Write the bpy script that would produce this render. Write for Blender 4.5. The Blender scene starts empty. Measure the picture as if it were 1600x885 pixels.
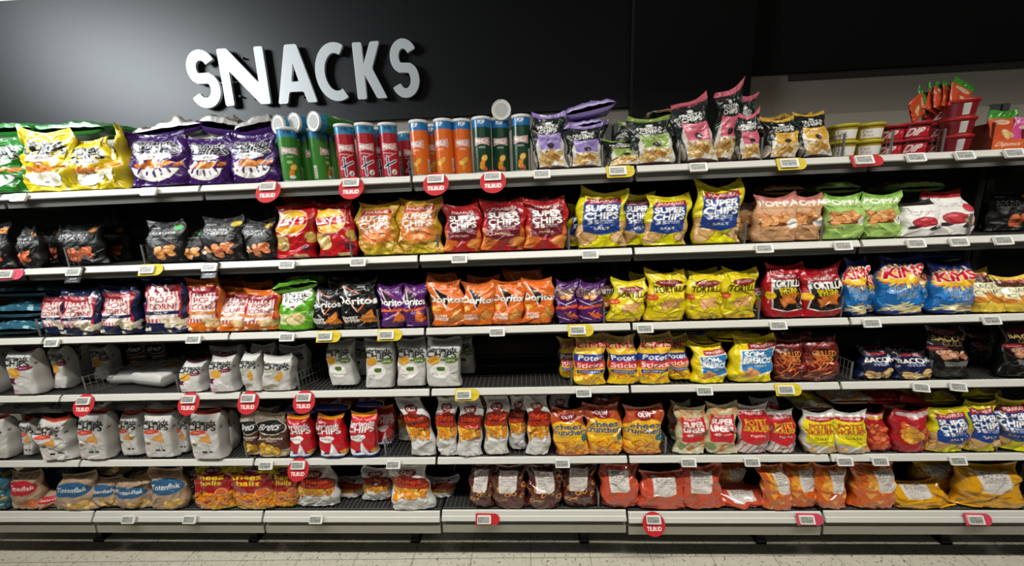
import bpy, math, random
import numpy as np
from mathutils import Vector, Matrix, Euler
# ------------------------------------------------------------------ camera, world, light
SC = bpy.context.scene
COL = SC.collection
CAM = np.array([0.0, -1.520, 1.717]); FPX = 564.92
AX = np.array([[0.99841585, 0.04057459, -0.03898056], [0.03051313, 0.19162071, 0.98099462], [-0.04727293, 0.98063, -0.1900791]])
cd = bpy.data.cameras.new('camera'); cam = bpy.data.objects.new('camera', cd); COL.objects.link(cam)
cd.sensor_fit = 'HORIZONTAL'; cd.sensor_width = 36.0; cd.lens = FPX * 36.0 / 1600.0
cd.clip_start = 0.05; cd.clip_end = 60
cam.matrix_world = Matrix(((AX[0][0], AX[1][0], -AX[2][0], CAM[0]), (AX[0][1], AX[1][1], -AX[2][1], CAM[1]), (AX[0][2], AX[1][2], -AX[2][2], CAM[2]), (0, 0, 0, 1)))
SC.camera = cam
SC.view_settings.view_transform = 'Standard'; SC.view_settings.look = 'None'
SC.view_settings.gamma = 1.0; SC.view_settings.use_curve_mapping = False
SC.view_settings.exposure = 0.0
W = bpy.data.worlds.new('world'); SC.world = W; W.use_nodes = True
W.node_tree.nodes['Background'].inputs[0].default_value = (1.0, 0.97, 0.92, 1)
W.node_tree.nodes['Background'].inputs[1].default_value = 0.014

def area(name, loc, target, sx, sy, power, color, spread=180):
    l = bpy.data.lights.new(name, 'AREA'); l.shape = 'RECTANGLE'; l.size = sx; l.size_y = sy
    l.energy = power; l.color = color; l.spread = math.radians(spread)
    o = bpy.data.objects.new(name, l); COL.objects.link(o); o.location = loc
    o.rotation_euler = (Vector(target) - Vector(loc)).to_track_quat('-Z', 'Y').to_euler()
    return o
# a louvred strip lamp over the aisle (does not spill on the sign) and an open lamp further left
area('aisle_strip_lamp', (-0.2, -0.98, 3.02), (-0.2, -0.45, 0.0), 7.0, 0.10, 74, (1.0, 0.955, 0.87), 105)
area('sign_lamp', (-2.98, -0.86, 2.88), (-1.8, 0.45, 2.55), 1.0, 0.6, 27, (0.90, 0.97, 1.0), 120)
area('far_aisle_lamp', (0.8, -4.2, 3.0), (0.5, 0.0, 1.2), 6.0, 0.3, 6, (1.0, 0.96, 0.9), 150)

def s2l(c):
    if isinstance(c, str):
        c = c.lstrip('#'); c = tuple(int(c[i:i + 2], 16) / 255 for i in (0, 2, 4))
    c = np.asarray(c, float)
    return np.where(c <= 0.04045, c / 12.92, ((c + 0.055) / 1.055) ** 2.4)

def ray(u, v, y=None, z=None):
    D = AX[2] * FPX + (u - 800) * AX[0] - (v - 442.5) * AX[1]
    t = (y - CAM[1]) / D[1] if y is not None else (z - CAM[2]) / D[2]
    return CAM + t * D
def toscreen(P):
    d = np.asarray(P, float) - CAM; zz = d @ AX[2]
    return 800 + FPX * (d @ AX[0]) / zz, 442.5 - FPX * (d @ AX[1]) / zz

# ------------------------------------------------------------------ materials
MATS = {}
def mat(name, color='808080', rough=0.5, metal=0.0, attr=False, bump=0.0, bscale=60.0, coat=0.0, bdist=0.002):
    if name in MATS: return MATS[name]
    m = bpy.data.materials.new(name); m.use_nodes = True; nt = m.node_tree; b = nt.nodes['Principled BSDF']
    b.inputs['Roughness'].default_value = rough; b.inputs['Metallic'].default_value = metal
    if coat: b.inputs['Coat Weight'].default_value = coat; b.inputs['Coat Roughness'].default_value = 0.12
    if attr:
        a = nt.nodes.new('ShaderNodeAttribute'); a.attribute_name = 'print'; nt.links.new(a.outputs['Color'], b.inputs['Base Color'])
    else:
        b.inputs['Base Color'].default_value = (*s2l(color), 1)
    if bump:
        tc = nt.nodes.new('ShaderNodeTexCoord'); n = nt.nodes.new('ShaderNodeTexNoise'); n.inputs['Scale'].default_value = bscale
        n.inputs['Detail'].default_value = 3
        bp = nt.nodes.new('ShaderNodeBump'); bp.inputs['Strength'].default_value = bump; bp.inputs['Distance'].default_value = bdist
        nt.links.new(tc.outputs['Object'], n.inputs['Vector']); nt.links.new(n.outputs['Fac'], bp.inputs['Height']); nt.links.new(bp.outputs['Normal'], b.inputs['Normal'])
    MATS[name] = m; return m
M_FOIL = mat('printed_foil', rough=0.30, attr=True, bump=0.5, bscale=45, coat=0.25)
M_MATTE = mat('printed_matte_film', rough=0.5, attr=True, bump=0.5, bscale=40)
M_GLOSS = mat('printed_clear_film', rough=0.2, attr=True, bump=0.7, bscale=35, coat=0.8)
M_CARD = mat('printed_card', rough=0.4, attr=True)
M_RAIL = mat('white_price_rail', 'c9c9c2', 0.35)
M_LIP = mat('grey_shelf_steel', '6c6c68', 0.4, 0.2)
M_SHELF = mat('shelf_steel_dark', '2e2d2b', 0.5, 0.3)
M_WIRE = mat('grey_wire', '8b8b88', 0.35, 0.6)
M_BACKP = mat('back_panel_steel', '3a3732', 0.6)  # darker than the upper panel: shade between the shelves is in this colour
M_PLINTH = mat('plinth_steel', '9c9a90', 0.38, 0.4)
M_BLACK = mat('black_plastic', '0b0b0b', 0.4)
M_TAGW = mat('tag_white_plastic', 'e6e6e2', 0.35)
M_LETTER = mat('satin_white_letter', 'eef0f0', 0.5, 0.12)
M_LETSIDE = mat('letter_black_core', '0c0d0e', 0.5)
M_DIV = mat('clear_divider_plastic', 'a7a9a8', 0.15)
M_WALL = mat('painted_wall', 'bdb6a8', 0.7, bump=0.1, bscale=200)
M_BOARD = mat('black_sign_board', '0b0d0f', 0.48, bump=0.0)
M_BOARD2 = mat('black_upper_board', '0d0f10', 0.75)
M_PILLAR = mat('matt_black_pillar', '050505', 0.8)

# ------------------------------------------------------------------ mesh helpers
def mesh_np(name, co, faces, m, parent=None, colors=None, smooth=True):
    me = bpy.data.meshes.new(name); co = np.asarray(co, np.float32); faces = np.asarray(faces, np.int32)
    me.vertices.add(len(co)); me.vertices.foreach_set('co', co.ravel())
    k = faces.shape[1]; me.loops.add(faces.size); me.loops.foreach_set('vertex_index', faces.ravel())
    me.polygons.add(len(faces)); me.polygons.foreach_set('loop_start', np.arange(0, faces.size, k, dtype=np.int32))
    me.polygons.foreach_set('use_smooth', np.full(len(faces), smooth))
    me.update(calc_edges=True)
    if colors is not None:
        a = me.color_attributes.new('print', 'FLOAT_COLOR', 'POINT')
        c = np.ones((len(co), 4), np.float32); c[:, :3] = colors; a.data.foreach_set('color', c.ravel())
    me.materials.append(m)
    o = bpy.data.objects.new(name, me); COL.objects.link(o)
    if parent: o.parent = parent
    return o
class MB:
    def __init__(s): s.v = []; s.f = []
    def box(s, x0, x1, y0, y1, z0, z1, T=None):
        n = len(s.v)
        c = [(x0, y0, z0), (x1, y0, z0), (x1, y1, z0), (x0, y1, z0), (x0, y0, z1), (x1, y0, z1), (x1, y1, z1), (x0, y1, z1)]
        if T is not None: c = [tuple(T @ Vector(p)) for p in c]
        s.v += c; s.f += [tuple(n + i for i in q) for q in ((0, 3, 2, 1), (4, 5, 6, 7), (0, 1, 5, 4), (1, 2, 6, 5), (2, 3, 7, 6), (3, 0, 4, 7))]
        return s
    def prism(s, prof, x0, x1):      # profile in (y, z) extruded along x; counter-clockwise
        n = len(s.v); k = len(prof)
        s.v += [(x0, a, b) for a, b in prof] + [(x1, a, b) for a, b in prof]
        for i in range(k): j = (i + 1) % k; s.f.append((n + i, n + j, n + k + j, n + k + i))
        s.f.append(tuple(n + i for i in range(k))[::-1]); s.f.append(tuple(n + k + i for i in range(k)))
        return s
    def wire(s, a, b, r=0.0015, k=5):
        a = Vector(a); b = Vector(b); d = (b - a).normalized(); u = d.orthogonal().normalized(); w = d.cross(u); n = len(s.v)
        for P in (a, b):
            for i in range(k): t = 2 * math.pi * i / k; s.v.append(tuple(P + (u * math.cos(t) + w * math.sin(t)) * r))
        for i in range(k): j = (i + 1) % k; s.f.append((n + i, n + j, n + k + j, n + k + i))
        s.f.append(tuple(n + i for i in range(k))[::-1]); s.f.append(tuple(n + k + i for i in range(k)))
        return s
    def build(s, name, m, parent=None, bevel=0.0, smooth=False):
        me = bpy.data.meshes.new(name); me.from_pydata(s.v, [], s.f); me.materials.append(m)
        if smooth: me.polygons.foreach_set('use_smooth', np.full(len(me.polygons), True))
        o = bpy.data.objects.new(name, me); COL.objects.link(o)
        if parent: o.parent = parent
        if bevel: b = o.modifiers.new('bevel', 'BEVEL'); b.width = bevel; b.segments = 2; b.limit_method = 'ANGLE'
        return o
def empty(name, loc=(0, 0, 0), rot=(0, 0, 0)):
    o = bpy.data.objects.new(name, None); o.empty_display_size = 0.05; COL.objects.link(o); o.location = loc; o.rotation_euler = rot; return o
def tag(o, label, cat, group=None):
    o['label'] = label; o['category'] = cat
    if group: o['group'] = group
    return o
def struct(o): o['kind'] = 'structure'; return o
_qc = {}
def gridfaces(nc, nr, wrap):
    key = (nc, nr, wrap)
    if key not in _qc:
        j, i = np.meshgrid(np.arange(nr - 1), np.arange(nc if wrap else nc - 1), indexing='ij'); i2 = (i + 1) % nc
        _qc[key] = np.stack([j * nc + i, j * nc + i2, (j + 1) * nc + i2, (j + 1) * nc + i], -1).reshape(-1, 4)
    return _qc[key]

# ------------------------------------------------------------------ print raster
_tx = {}
def glyph_tris(s):
    if s in _tx: return _tx[s]
    c = bpy.data.curves.new('t', 'FONT'); c.body = s; c.resolution_u = 3; c.size = 1
    o = bpy.data.objects.new('t', c); COL.objects.link(o)
    dg = bpy.context.evaluated_depsgraph_get(); ev = o.evaluated_get(dg); me = ev.to_mesh(); me.calc_loop_triangles()
    v = np.array([p.co[:2] for p in me.vertices]); t = np.array([q.vertices[:] for q in me.loop_triangles])
    ev.to_mesh_clear(); bpy.data.objects.remove(o); bpy.data.curves.remove(c)
    lo = v.min(0); hi = v.max(0); v = (v - lo) / (hi - lo)
    _tx[s] = v[t]; return _tx[s]
class Art:
    def __init__(s, base, nw=84, nh=118, ss=3, seed=1):
        s.nw, s.nh, s.ss = nw, nh, ss; s.W, s.H = nw * ss, nh * ss
        s.a = np.empty((s.H, s.W, 3)); s.a[:] = s2l(base); s.r = np.random.RandomState(seed)
        yy, xx = np.mgrid[0:s.H, 0:s.W]; s.X = (xx + .5) / s.W; s.Y = (yy + .5) / s.H; s.asp = nh / nw
    def put(s, m, c): s.a[m] = s2l(c); return s
    def rect(s, x0, y0, x1, y1, c, rot=0, rad=0):
        cx, cy = (x0 + x1) / 2, (y0 + y1) / 2; X = s.X - cx; Y = (s.Y - cy) * s.asp; t = math.radians(rot)
        U = X * math.cos(t) + Y * math.sin(t); V = -X * math.sin(t) + Y * math.cos(t); hx = (x1 - x0) / 2; hy = (y1 - y0) / 2 * s.asp
        if rad:
            q = np.hypot(np.maximum(abs(U) - hx + rad, 0), np.maximum(abs(V) - hy + rad, 0)); m = q < rad
        else: m = (abs(U) < hx) & (abs(V) < hy)
        return s.put(m, c)
    def ell(s, cx, cy, rx, ry, c, rot=0, half=None):
        X = s.X - cx; Y = (s.Y - cy) * s.asp; t = math.radians(rot)
        U = X * math.cos(t) + Y * math.sin(t); V = -X * math.sin(t) + Y * math.cos(t)
        m = (U / rx) ** 2 + (V / (ry * s.asp)) ** 2 < 1
        if half == 'low': m &= s.Y < cy
        return s.put(m, c)
    def poly(s, pts, c):
        m = np.zeros(s.X.shape, bool); n = len(pts)
        for i in range(n):
            (x1, y1), (x2, y2) = pts[i], pts[(i + 1) % n]
            if y1 == y2: continue
            k = ((s.Y >= min(y1, y2)) & (s.Y < max(y1, y2)) & (s.X < x1 + (s.Y - y1) * (x2 - x1) / (y2 - y1))); m ^= k
        return s.put(m, c)
    def line(s, x0, y0, x1, y1, w, c):
        dx, dy = x1 - x0, (y1 - y0) * s.asp; L = math.hypot(dx, dy); t = ((s.X - x0) * dx + (s.Y - y0) * s.asp * dy) / L ** 2; t = np.clip(t, 0, 1)
        d = np.hypot(s.X - x0 - t * dx, (s.Y - y0) * s.asp - t * dy); return s.put(d < w / 2, c)
    def text(s, txt, cx, cy, w, h, c, rot=0, bold=1, out=None, ot=2, arch=0.0, slant=0.0):
        T = glyph_tris(txt).copy(); P = T.reshape(-1, 2) - .5
        P[:, 0] += slant * P[:, 1]
        x = P[:, 0] * w; y = P[:, 1] * h * s.asp - arch * (2 * P[:, 0]) ** 2 * h * s.asp
        t = math.radians(rot); X = (x * math.cos(t) - y * math.sin(t) + cx) * s.W; Y = ((x * math.sin(t) + y * math.cos(t)) / s.asp + cy) * s.H
        Q = np.stack([X, Y], -1).reshape(-1, 3, 2); m = np.zeros((s.H, s.W), bool)
        for a, b, d in Q:
            x0, x1 = int(max(0, min(a[0], b[0], d[0]) - 1)), int(min(s.W, max(a[0], b[0], d[0]) + 2)); y0, y1 = int(max(0, min(a[1], b[1], d[1]) - 1)), int(min(s.H, max(a[1], b[1], d[1]) + 2))
            if x1 <= x0 or y1 <= y0: continue
            gx = np.arange(x0, x1) + .5; gy = (np.arange(y0, y1) + .5)[:, None]
            e1 = (b[0] - a[0]) * (gy - a[1]) - (b[1] - a[1]) * (gx - a[0]); e2 = (d[0] - b[0]) * (gy - b[1]) - (d[1] - b[1]) * (gx - b[0]); e3 = (a[0] - d[0]) * (gy - d[1]) - (a[1] - d[1]) * (gx - d[0])
            m[y0:y1, x0:x1] |= ((e1 >= -.01) & (e2 >= -.01) & (e3 >= -.01)) | ((e1 <= .01) & (e2 <= .01) & (e3 <= .01))
        def dil(m, k):
            for _ in range(k):
                n = m.copy(); n[1:] |= m[:-1]; n[:-1] |= m[1:]; n[:, 1:] |= m[:, :-1]; n[:, :-1] |= m[:, 1:]; m = n
            return m
        m = dil(m, int(round(bold * .42)))
        if out: s.put(dil(m, max(1, int(round(ot * .6)))), out)
        return s.put(m, c)
    def chips(s, n, x0, y0, x1, y1, r, cols=('e0a040', 'd8903a', 'eeb860'), edge='8a4c18', flat=.7, ang=180):
        for i in range(n):
            cx, cy = s.r.uniform(x0, x1), s.r.uniform(y0, y1); k = s.r.uniform(.75, 1.15) * r; a = s.r.uniform(-ang, ang)
            s.ell(cx, cy, k * 1.08, k * flat / s.asp * 1.12, edge, a); s.ell(cx, cy, k * .96, k * flat / s.asp * .96, cols[i % len(cols)], a)
        return s
    def tri(s, cx, cy, r, rot, c, edge=None):
        for k, cc in ((1.15, edge), (1, c)):
            if cc: s.poly([(cx + r * k * math.cos(math.radians(rot + q)), cy + r * k * math.sin(math.radians(rot + q)) / s.asp) for q in (0, 120, 240)], cc)
        return s
    def speck(s, n, x0, y0, x1, y1, r, cols):
        for i in range(n): s.ell(s.r.uniform(x0, x1), s.r.uniform(y0, y1), r * s.r.uniform(.5, 1.2), r / s.asp * s.r.uniform(.5, 1.2), cols[i % len(cols)])
        return s
    def fries(s, n, x0, y0, x1, y1, L, w, cols, ang=60):
        for i in range(n): s.ell(s.r.uniform(x0, x1), s.r.uniform(y0, y1), L, w / s.asp, cols[i % len(cols)], s.r.uniform(-ang, ang))
        return s
    def out(s):
        return s.a.reshape(s.nh, s.ss, s.nw, s.ss, 3).mean((1, 3))
def a_silver():
    a = Art('3c1560', seed=60); a.poly([(.1, .0), (.05, .5), (.2, .92), (.8, .95), (.95, .5), (.88, .0)], '938d86'); a.rect(.48, 0, .52, 1, '7c7670')
    for y in (.5, .55, .6, .65): a.rect(.2, y, .42, y + .012, '5c5650')
    a.rect(.62, .4, .8, .7, '6c665e'); return a.out()
def a_lilside():
    a = Art('8e7cbc', seed=61); a.poly([(0, .55), (0, 1), (1, 1), (1, .45)], '1a201e'); a.poly([(.1, .1), (.3, .3), (.7, .22), (.9, .32), (.9, .42), (.3, .45)], 'b8b0a8'); a.chips(8, .2, .3, .8, .42, .07, ('a08868', '8c7454'), '4a3828'); return a.out()
CHIP = ('e2a548', 'd9933c', 'f0c070')
# ---- designs -------------------------------------------------------------------------
def a_bowl(base, flav, tcol='141414', chips=('e08a3c', 'cf7430', 'eea050')):
    a = Art(base, seed=3)
    a.text('Sørlands', .5, .82, .56, .10, tcol, rot=-4, bold=4, out='f2f2f0', ot=3); a.text('CHIPS', .5, .70, .68, .14, tcol, rot=-4, bold=8, out='f2f2f0', ot=3)
    a.ell(.5, .565, .26, .06, 'efeeea'); a.text(flav, .5, .565, .4, .045, '333333', bold=0)
    a.chips(14, .26, .33, .74, .45, .085, chips, 'a85020'); a.ell(.5, .34, .34, .25, '1c1c1c', half='low'); a.ell(.5, .338, .325, .235, 'f2efe8', half='low')
    for k in range(5): a.ell(.28 + .11 * k, .25 + .03 * abs(k - 2), .022, .075, base if base != 'd9c21a' else 'd8d2b0', (k - 2) * 9)
    a.chips(2, .78, .2, .88, .5, .06, chips, 'a85020'); a.rect(0, .955, 1, 1, base); return a.out()
def a_sorwhite(flavc, blob, items, redtop=None, band=None):
    a = Art('c3c2be', seed=5)
    a.text('Sørlands', .47, .82, .62, .09, '1a1a1a', rot=-3, bold=4); a.text('CHIPS', .47, .72, .66, .12, '1a1a1a', rot=-3, bold=8)
    a.ell(.38 if blob == 'l' else .66, .615, .19, .052, flavc, 4); a.text('SALT', .38 if blob == 'l' else .66, .615, .16, .03, 'f4f0ea', bold=0)
    if items == 'orange':
        a.tri(.56, .47, .17, 75, 'd99a45', 'b87830'); a.ell(.27, .42, .05, .07, 'f2f0ea', 20); a.ell(.29, .36, .06, .035, '86684a', -10); a.line(.54, .36, .52, .22, .012, '444444'); a.line(.6, .36, .62, .22, .012, '444444'); a.ell(.5, .2, .05, .02, '1c1c1c'); a.ell(.64, .2, .05, .02, '1c1c1c')
        a.ell(.24, .14, .08, .04, 'e0b0aa'); a.ell(.24, .14, .065, .028, 'dededa')
    elif items == 'onion':
        a.ell(.4, .52, .14, .12, 'd9a23c', 10); a.ell(.3, .34, .13, .07, '5e1734'); a.ell(.44, .32, .11, .07, 'e8e2e6'); a.ell(.44, .32, .09, .055, 'd8cdd4'); a.ell(.3, .12, .1, .03, 'c48aa0')
    elif items == 'nut':
        a.ell(.58, .46, .09, .15, 'd29a3c', -8); a.ell(.34, .62, .17, .05, 'a9ab95'); a.ell(.3, .5, .09, .03, '9a9c86'); a.ell(.28, .16, .11, .06, '8c8672'); a.ell(.42, .2, .1, .055, '8c8672')
    elif items == 'green':
        a.ell(.32, .6, .14, .09, 'c9922c', 20); a.ell(.68, .6, .17, .06, '55702c'); a.text('LIME', .68, .6, .2, .035, 'dfe6d0', bold=0); a.ell(.45, .38, .22, .15, 'ecebe6'); a.ell(.47, .42, .09, .05, '4c6a26'); a.ell(.3, .31, .03, .022, '333333'); a.ell(.38, .30, .03, .022, '333333'); a.ell(.3, .31, .02, .014, 'eeeeee'); a.ell(.38, .30, .02, .014, 'eeeeee'); a.ell(.55, .2, .06, .025, 'b5b8b0')
    if redtop: a.rect(0, .965, 1, 1.0, redtop)
    # side gusset print
    for y in (.35, .4, .45, .5): a.rect(.9, y, .97, y + .008, 'b9a7a5')
    a.rect(.89, .66, .98, .70, '5a5a5a'); a.rect(.03, .3, .1, .305, 'b9a7a5'); return a.out()
def a_sorred():
    a = Art('c01a26', seed=6); a.rect(0, .97, 1, 1, 'e8a020')
    a.text('Sørlands', .47, .82, .7, .09, 'f4f4f4', rot=2, bold=2, out='1b1b3a', ot=1); a.text('CHIPS', .47, .70, .74, .13, 'f4f4f4', rot=2, bold=4, out='1b1b3a', ot=1)
    for q in ((.4, .5), (.5, .53), (.3, .49), (.42, .46)): a.ell(q[0], q[1], .14, .055, 'f0eeec')
    a.text('GOURMET', .4, .5, .3, .04, '333333', bold=0)
    a.ell(.5, .02, .75, .16, '1f2e6e'); a.ell(.5, .0, .8, .13, 'e8e8ee'); a.ell(.5, -.01, .8, .1, '1f2e6e'); a.poly([(.52, .42), (.45, .1), (.62, .1)], 'f2f2f2'); a.poly([(.535, .4), (.56, .1), (.7, .13)], 'd8d8dc')
    a.ell(.2, .17, .12, .05, 'e8e8e8'); a.chips(3, .8, .12, .95, .2, .08, ('e0a040',)); return a.out()
def a_frosta(c):
    a = Art('1c2622', seed=8); a.poly([(.2, 0), (.2, .45), (.3, .62), (.8, .62), (.9, .45), (.9, 0)], 'd9d5cc'); a.poly([(.25, .66), (.3, .36), (.8, .36), (.86, .66)], c)
    a.ell(.5, .74, .36, .115, '0e1311'); a.text('FROSTA', .5, .77, .5, .06, 'e8e8e4', bold=2, rot=4); a.text('CHIPS', .5, .70, .44, .06, 'e8e8e4', bold=2, rot=4); a.ell(.5, .84, .07, .03, 'e8e8e4')
    a.text('CREAM & ONION', .54, .56, .42, .03, '3a2a3a', bold=0); a.text('SALTED CRISP', .54, .51, .36, .025, '3a2a3a', bold=0); a.ell(.56, .43, .085, .055, '2e2430')
    a.chips(26, .28, .1, .82, .30, .085, ('d9b36a', 'c89a50', 'e6cb8e', 'b07f3c'), '6e4420', .5); a.ell(.5, 0, .4, .07, '5c3c34'); a.ell(.08, .2, .1, .15, 'a99a8c'); a.rect(0, .96, 1, 1, c); return a.out()
def a_black(l1, l2, badge, chips):
    a = Art('0f0f10', seed=11); a.text('Jacobs', .3, .86, .2, .05, 'd6d6d6', bold=0, slant=.2); a.ell(.78, .86, .1, .06, badge)
    a.text(l1, .47, .74, .56, .06, 'dedede', bold=1)
    if l2: a.text(l2, .44, .665, .5, .06, 'dedede', bold=1)
    a.rect(.2, .60, .75, .606, '8c8c8c'); a.chips(15, .46, .16, .72, .42, .11, chips, '9c4e22', .75)
    if l2 == 'CHEESE': a.chips(5, .12, .22, .3, .34, .07, ('e8c090', 'dca070'), 'a06038')
    return a.out()
def a_lays():
    a = Art('b5121b', seed=12); a.ell(.42, .70, .37, .245, 'f6d9b0'); a.ell(.42, .70, .345, .225, 'eea41e'); a.ell(.45, .76, .26, .12, 'f7c63a'); a.rect(.08, .62, .78, .76, 'c8161d', rot=8, rad=.05)
    a.text("Lay's", .44, .70, .54, .18, 'ffffff', bold=5, rot=8, out='b5121b', ot=1); a.text('Salted', .45, .47, .32, .055, 'f2d8c8', bold=1)
    a.chips(5, .16, .22, .34, .38, .15, ('dcc07c', 'cfae66', 'e8d294'), '8e6c30', .85); a.chips(2, .84, .36, .92, .46, .13, ('cda95c',), '8e6c30', .85); a.rect(.58, .03, .84, .09, 'c9b27e'); a.ell(.8, .2, .1, .06, '5a1430'); a.rect(0, .95, 1, 1, 'a01018'); return a.out()
def a_super(base, panel, t2='35', flav='SALT', chipc=('d8a63c', 'c8922e', 'e6bc5c'), low=None, words=('SUPER', 'CHIPS'), ban='a3202a'):
    a = Art(base, seed=14)
    if low: a.ell(.2, .0, .6, .2, low); a.ell(.85, .0, .5, .17, low)
    a.chips(5, .08, .16, .3, .4, .15, chipc, 'a8681e', .8); a.chips(5, .74, .1, .94, .4, .14, chipc, 'a8681e', .8)
    a.rect(.18, .30, .82, .84, panel, rad=.03); a.poly([(.18, .31), (.5, .24), (.82, .31)], panel)
    a.poly([(.22, .80), (.22, .9), (.8, .92), (.84, .82)], ban); a.text('MAARUD', .52, .86, .46, .06, 'f3e6e0', bold=1, rot=2)
    a.text(words[0], .5, .73, .56, .105, 'f6f6f2', bold=5); a.text(words[1], .5, .595, .58, .12, 'f6f6f2', bold=5)
    a.text(t2, .36, .485, .2, .07, 'f6f6f2', bold=3); a.text('MINDRE', .6, .505, .24, .028, 'f6f6f2', bold=1); a.text('% FETT', .6, .465, .24, .028, 'f6f6f2', bold=1); a.text(flav, .5, .37, .28, .04, 'f0d8a0', bold=1)
    a.text('POTETCHIPS', .42, .14, .3, .02, '6b5a20', bold=0); a.rect(0, .95, 1, 1, base); return a.out()
def a_poppa(base, top, l):
    a = Art(base, seed=15); a.rect(0, .86, 1, 1, top); a.text('POPPA', .5, .86, .74, .12, 'f4f2ec', bold=4, rot=-2); a.text(l, .45, .755, .6, .04, '6a3a2a' if base[0] != '9' else '2f4a1a', bold=1)
    a.ell(.45, .42, .34, .06, '6b3418'); a.chips(26, .2, .42, .7, .62, .11, ('d8944e', 'c87c3c', 'e8b070'), '7c3c18', .6); a.ell(.78, .42, .14, .095, 'efeee8'); a.text('55%', .78, .43, .15, .04, '444444', bold=1); a.speck(5, .15, .22, .4, .34, .03, ('b08a5a', '7c8a3a')); a.text('OVNSBAKTE', .5, .14, .5, .025, '6a4a3a', bold=0); return a.out()
def a_splendid(top, red=True):
    a = Art('e2e0dc', seed=16); a.rect(0, .86, 1, 1, top); a.text('SPLENDID', .45, .66, .5, .04, '666666', bold=0); a.text('SWEET ONION', .45, .6, .34, .025, '8a8a8a', bold=0)
    a.ell(.3, .28, .16, .05, '2e2a2c', 20); a.ell(.74, .26, .2, .06, '332e30', 25); a.ell(.46, .4, .25, .135, '8c1422'); a.ell(.46, .42, .22, .1, 'b02634'); a.ell(.42, .46, .08, .03, 'dd7078'); a.ell(.76, .3, .1, .045, 'd8d4d0', 20)
    if top != '1a1512': a.ell(.78, .62, .12, .09, 'b4283a'); a.chips(3, .72, .3, .8, .36, .13, ('c9a184',), '5a3a2c')
    return a.out()
def a_popcorn(base, band, navy):
    a = Art(base, seed=17); a.rect(.16, .22, .84, .80, 'ecdcd6')
    for i in range(9): a.rect(.17 + i * .08, .22 if i % 8 in (0,) else .66, .205 + i * .08, .82, 'a82434')
    a.rect(.16, .22, .2, .8, 'a82434'); a.rect(.8, .22, .84, .8, 'a82434'); a.rect(.23, .22, .255, .8, 'c87078'); a.rect(.745, .22, .77, .8, 'c87078')
    a.poly([(.12, .78), (.5, .74), (.88, .78), (.84, .88), (.16, .88)], '8e1c28'); a.text('MAARUD', .5, .83, .4, .05, 'e0a0a0', bold=0)
    a.rect(.26, .44, .74, .70, 'efe4de'); a.text('POP', .5, .635, .4, .10, 'b02034', bold=3); a.text('CORN', .5, .51, .46, .10, 'b02034', bold=3)
    a.rect(.18, .37, .82, .43, band); a.text('SALT' if navy else 'CHEESE', .5, .40, .26, .03, 'eeeeee', bold=0)
    for i in range(7): a.rect(.24 + i * .08, .22, .28 + i * .08, .29, 'b8404c')
    for cx, cy in ((.2, .09), (.6, .05), (.9, .16)): a.speck(6, cx - .07, cy - .04, cx + .07, cy + .04, .04, ('efe8d8', 'e2d6b8'))
    a.speck(34, .52, .13, .98, .28, .05, ('f2ede0', 'e8dcc0', 'd8c498') if navy else ('e8c890', 'dcae68', 'f0dcae')); a.rect(0, .9, 1, 1, base); return a.out()
def a_lentil():
    a = Art('5aa01e', seed=18); a.ell(.8, .96, .2, .04, 'e0e4d0'); a.poly([(.06, .92), (.3, 1), (.72, 1), (.92, .86), (.44, .5), (.1, .7)], 'eeeeea'); a.text('LENTIL', .46, .84, .66, .10, '161616', bold=3); a.text('POPS', .48, .715, .46, .09, '161616', bold=3); a.tri(.46, .58, .06, 270, 'b02030')
    a.ell(.3, .3, .16, .12, 'c4cc94'); a.ell(.55, .3, .22, .155, 'a0b050'); a.ell(.55, .3, .19, .13, 'dccf9c'); a.ell(.6, .33, .1, .07, 'c8b070'); a.ell(.12, .36, .1, .07, 'd6d8d0'); a.text('SOUR', .84, .44, .16, .04, 'e6f0d6', bold=0); a.text('CREAM', .84, .39, .16, .04, 'e6f0d6', bold=0); return a.out()
def a_doritos(base, l, chip, sub):
    a = Art(base, seed=19); a.poly([(.2, .92), (.56, .70), (.48, .42)], '1a0a08'); a.line(.2, .94, .5, .40, .03, 'e8d0c0'); a.line(.5, .40, .78, .68, .03, 'e06a2c'); a.line(.2, .94, .6, .78, .02, 'e07848')
    a.text('Doritos', .5, .635, .84, .14, 'f6f4f0', bold=4, out='171010', ot=4, rot=-2); a.tri(.72, .26, .24, 75 if base == '0f1012' else 100, chip, 'a85a1c'); a.speck(50, .6, .14, .84, .36, .014, ('e8a060', 'b8642a', 'd88844'))
    if base[0] in '45': a.text(l, .5, .45, .8, .07, 'f07828', bold=2, rot=4, slant=.4, out='7a1420', ot=2)
    else:
        if base != '0f1012': a.chips(3, .18, .4, .3, .44, .09, ('f0b048',))
        a.text(l, .32, .27, .34, .055, 'f2ece4', bold=2); a.text(sub, .34, .20, .36, .055, 'f2ece4', bold=2)
    return a.out()
def a_cheetos():
    a = Art('4a1560', seed=20); a.text('Cheetos', .5, .78, .7, .16, '1c0c20', bold=5, out='d8b47a', ot=3, rot=5); a.chips(4, .4, .62, .64, .68, .1, ('d89a5a',), '2a1020'); a.line(.1, .62, .6, .44, .02, 'e8e0e8'); a.line(.9, .6, .5, .5, .02, 'e8e0e8')
    a.text("Flamin'Hot", .5, .43, .84, .08, 'f0641e', bold=3, rot=6, slant=.3, out='a01c1c', ot=2); a.fries(9, .45, .12, .8, .3, .12, .028, ('d8642c', 'e8844a', 'c04a20'), 60); a.line(.1, .2, .5, .1, .02, 'e8e0e8'); a.rect(0, 0, .25, .05, 'd8d0d8'); return a.out()
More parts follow.
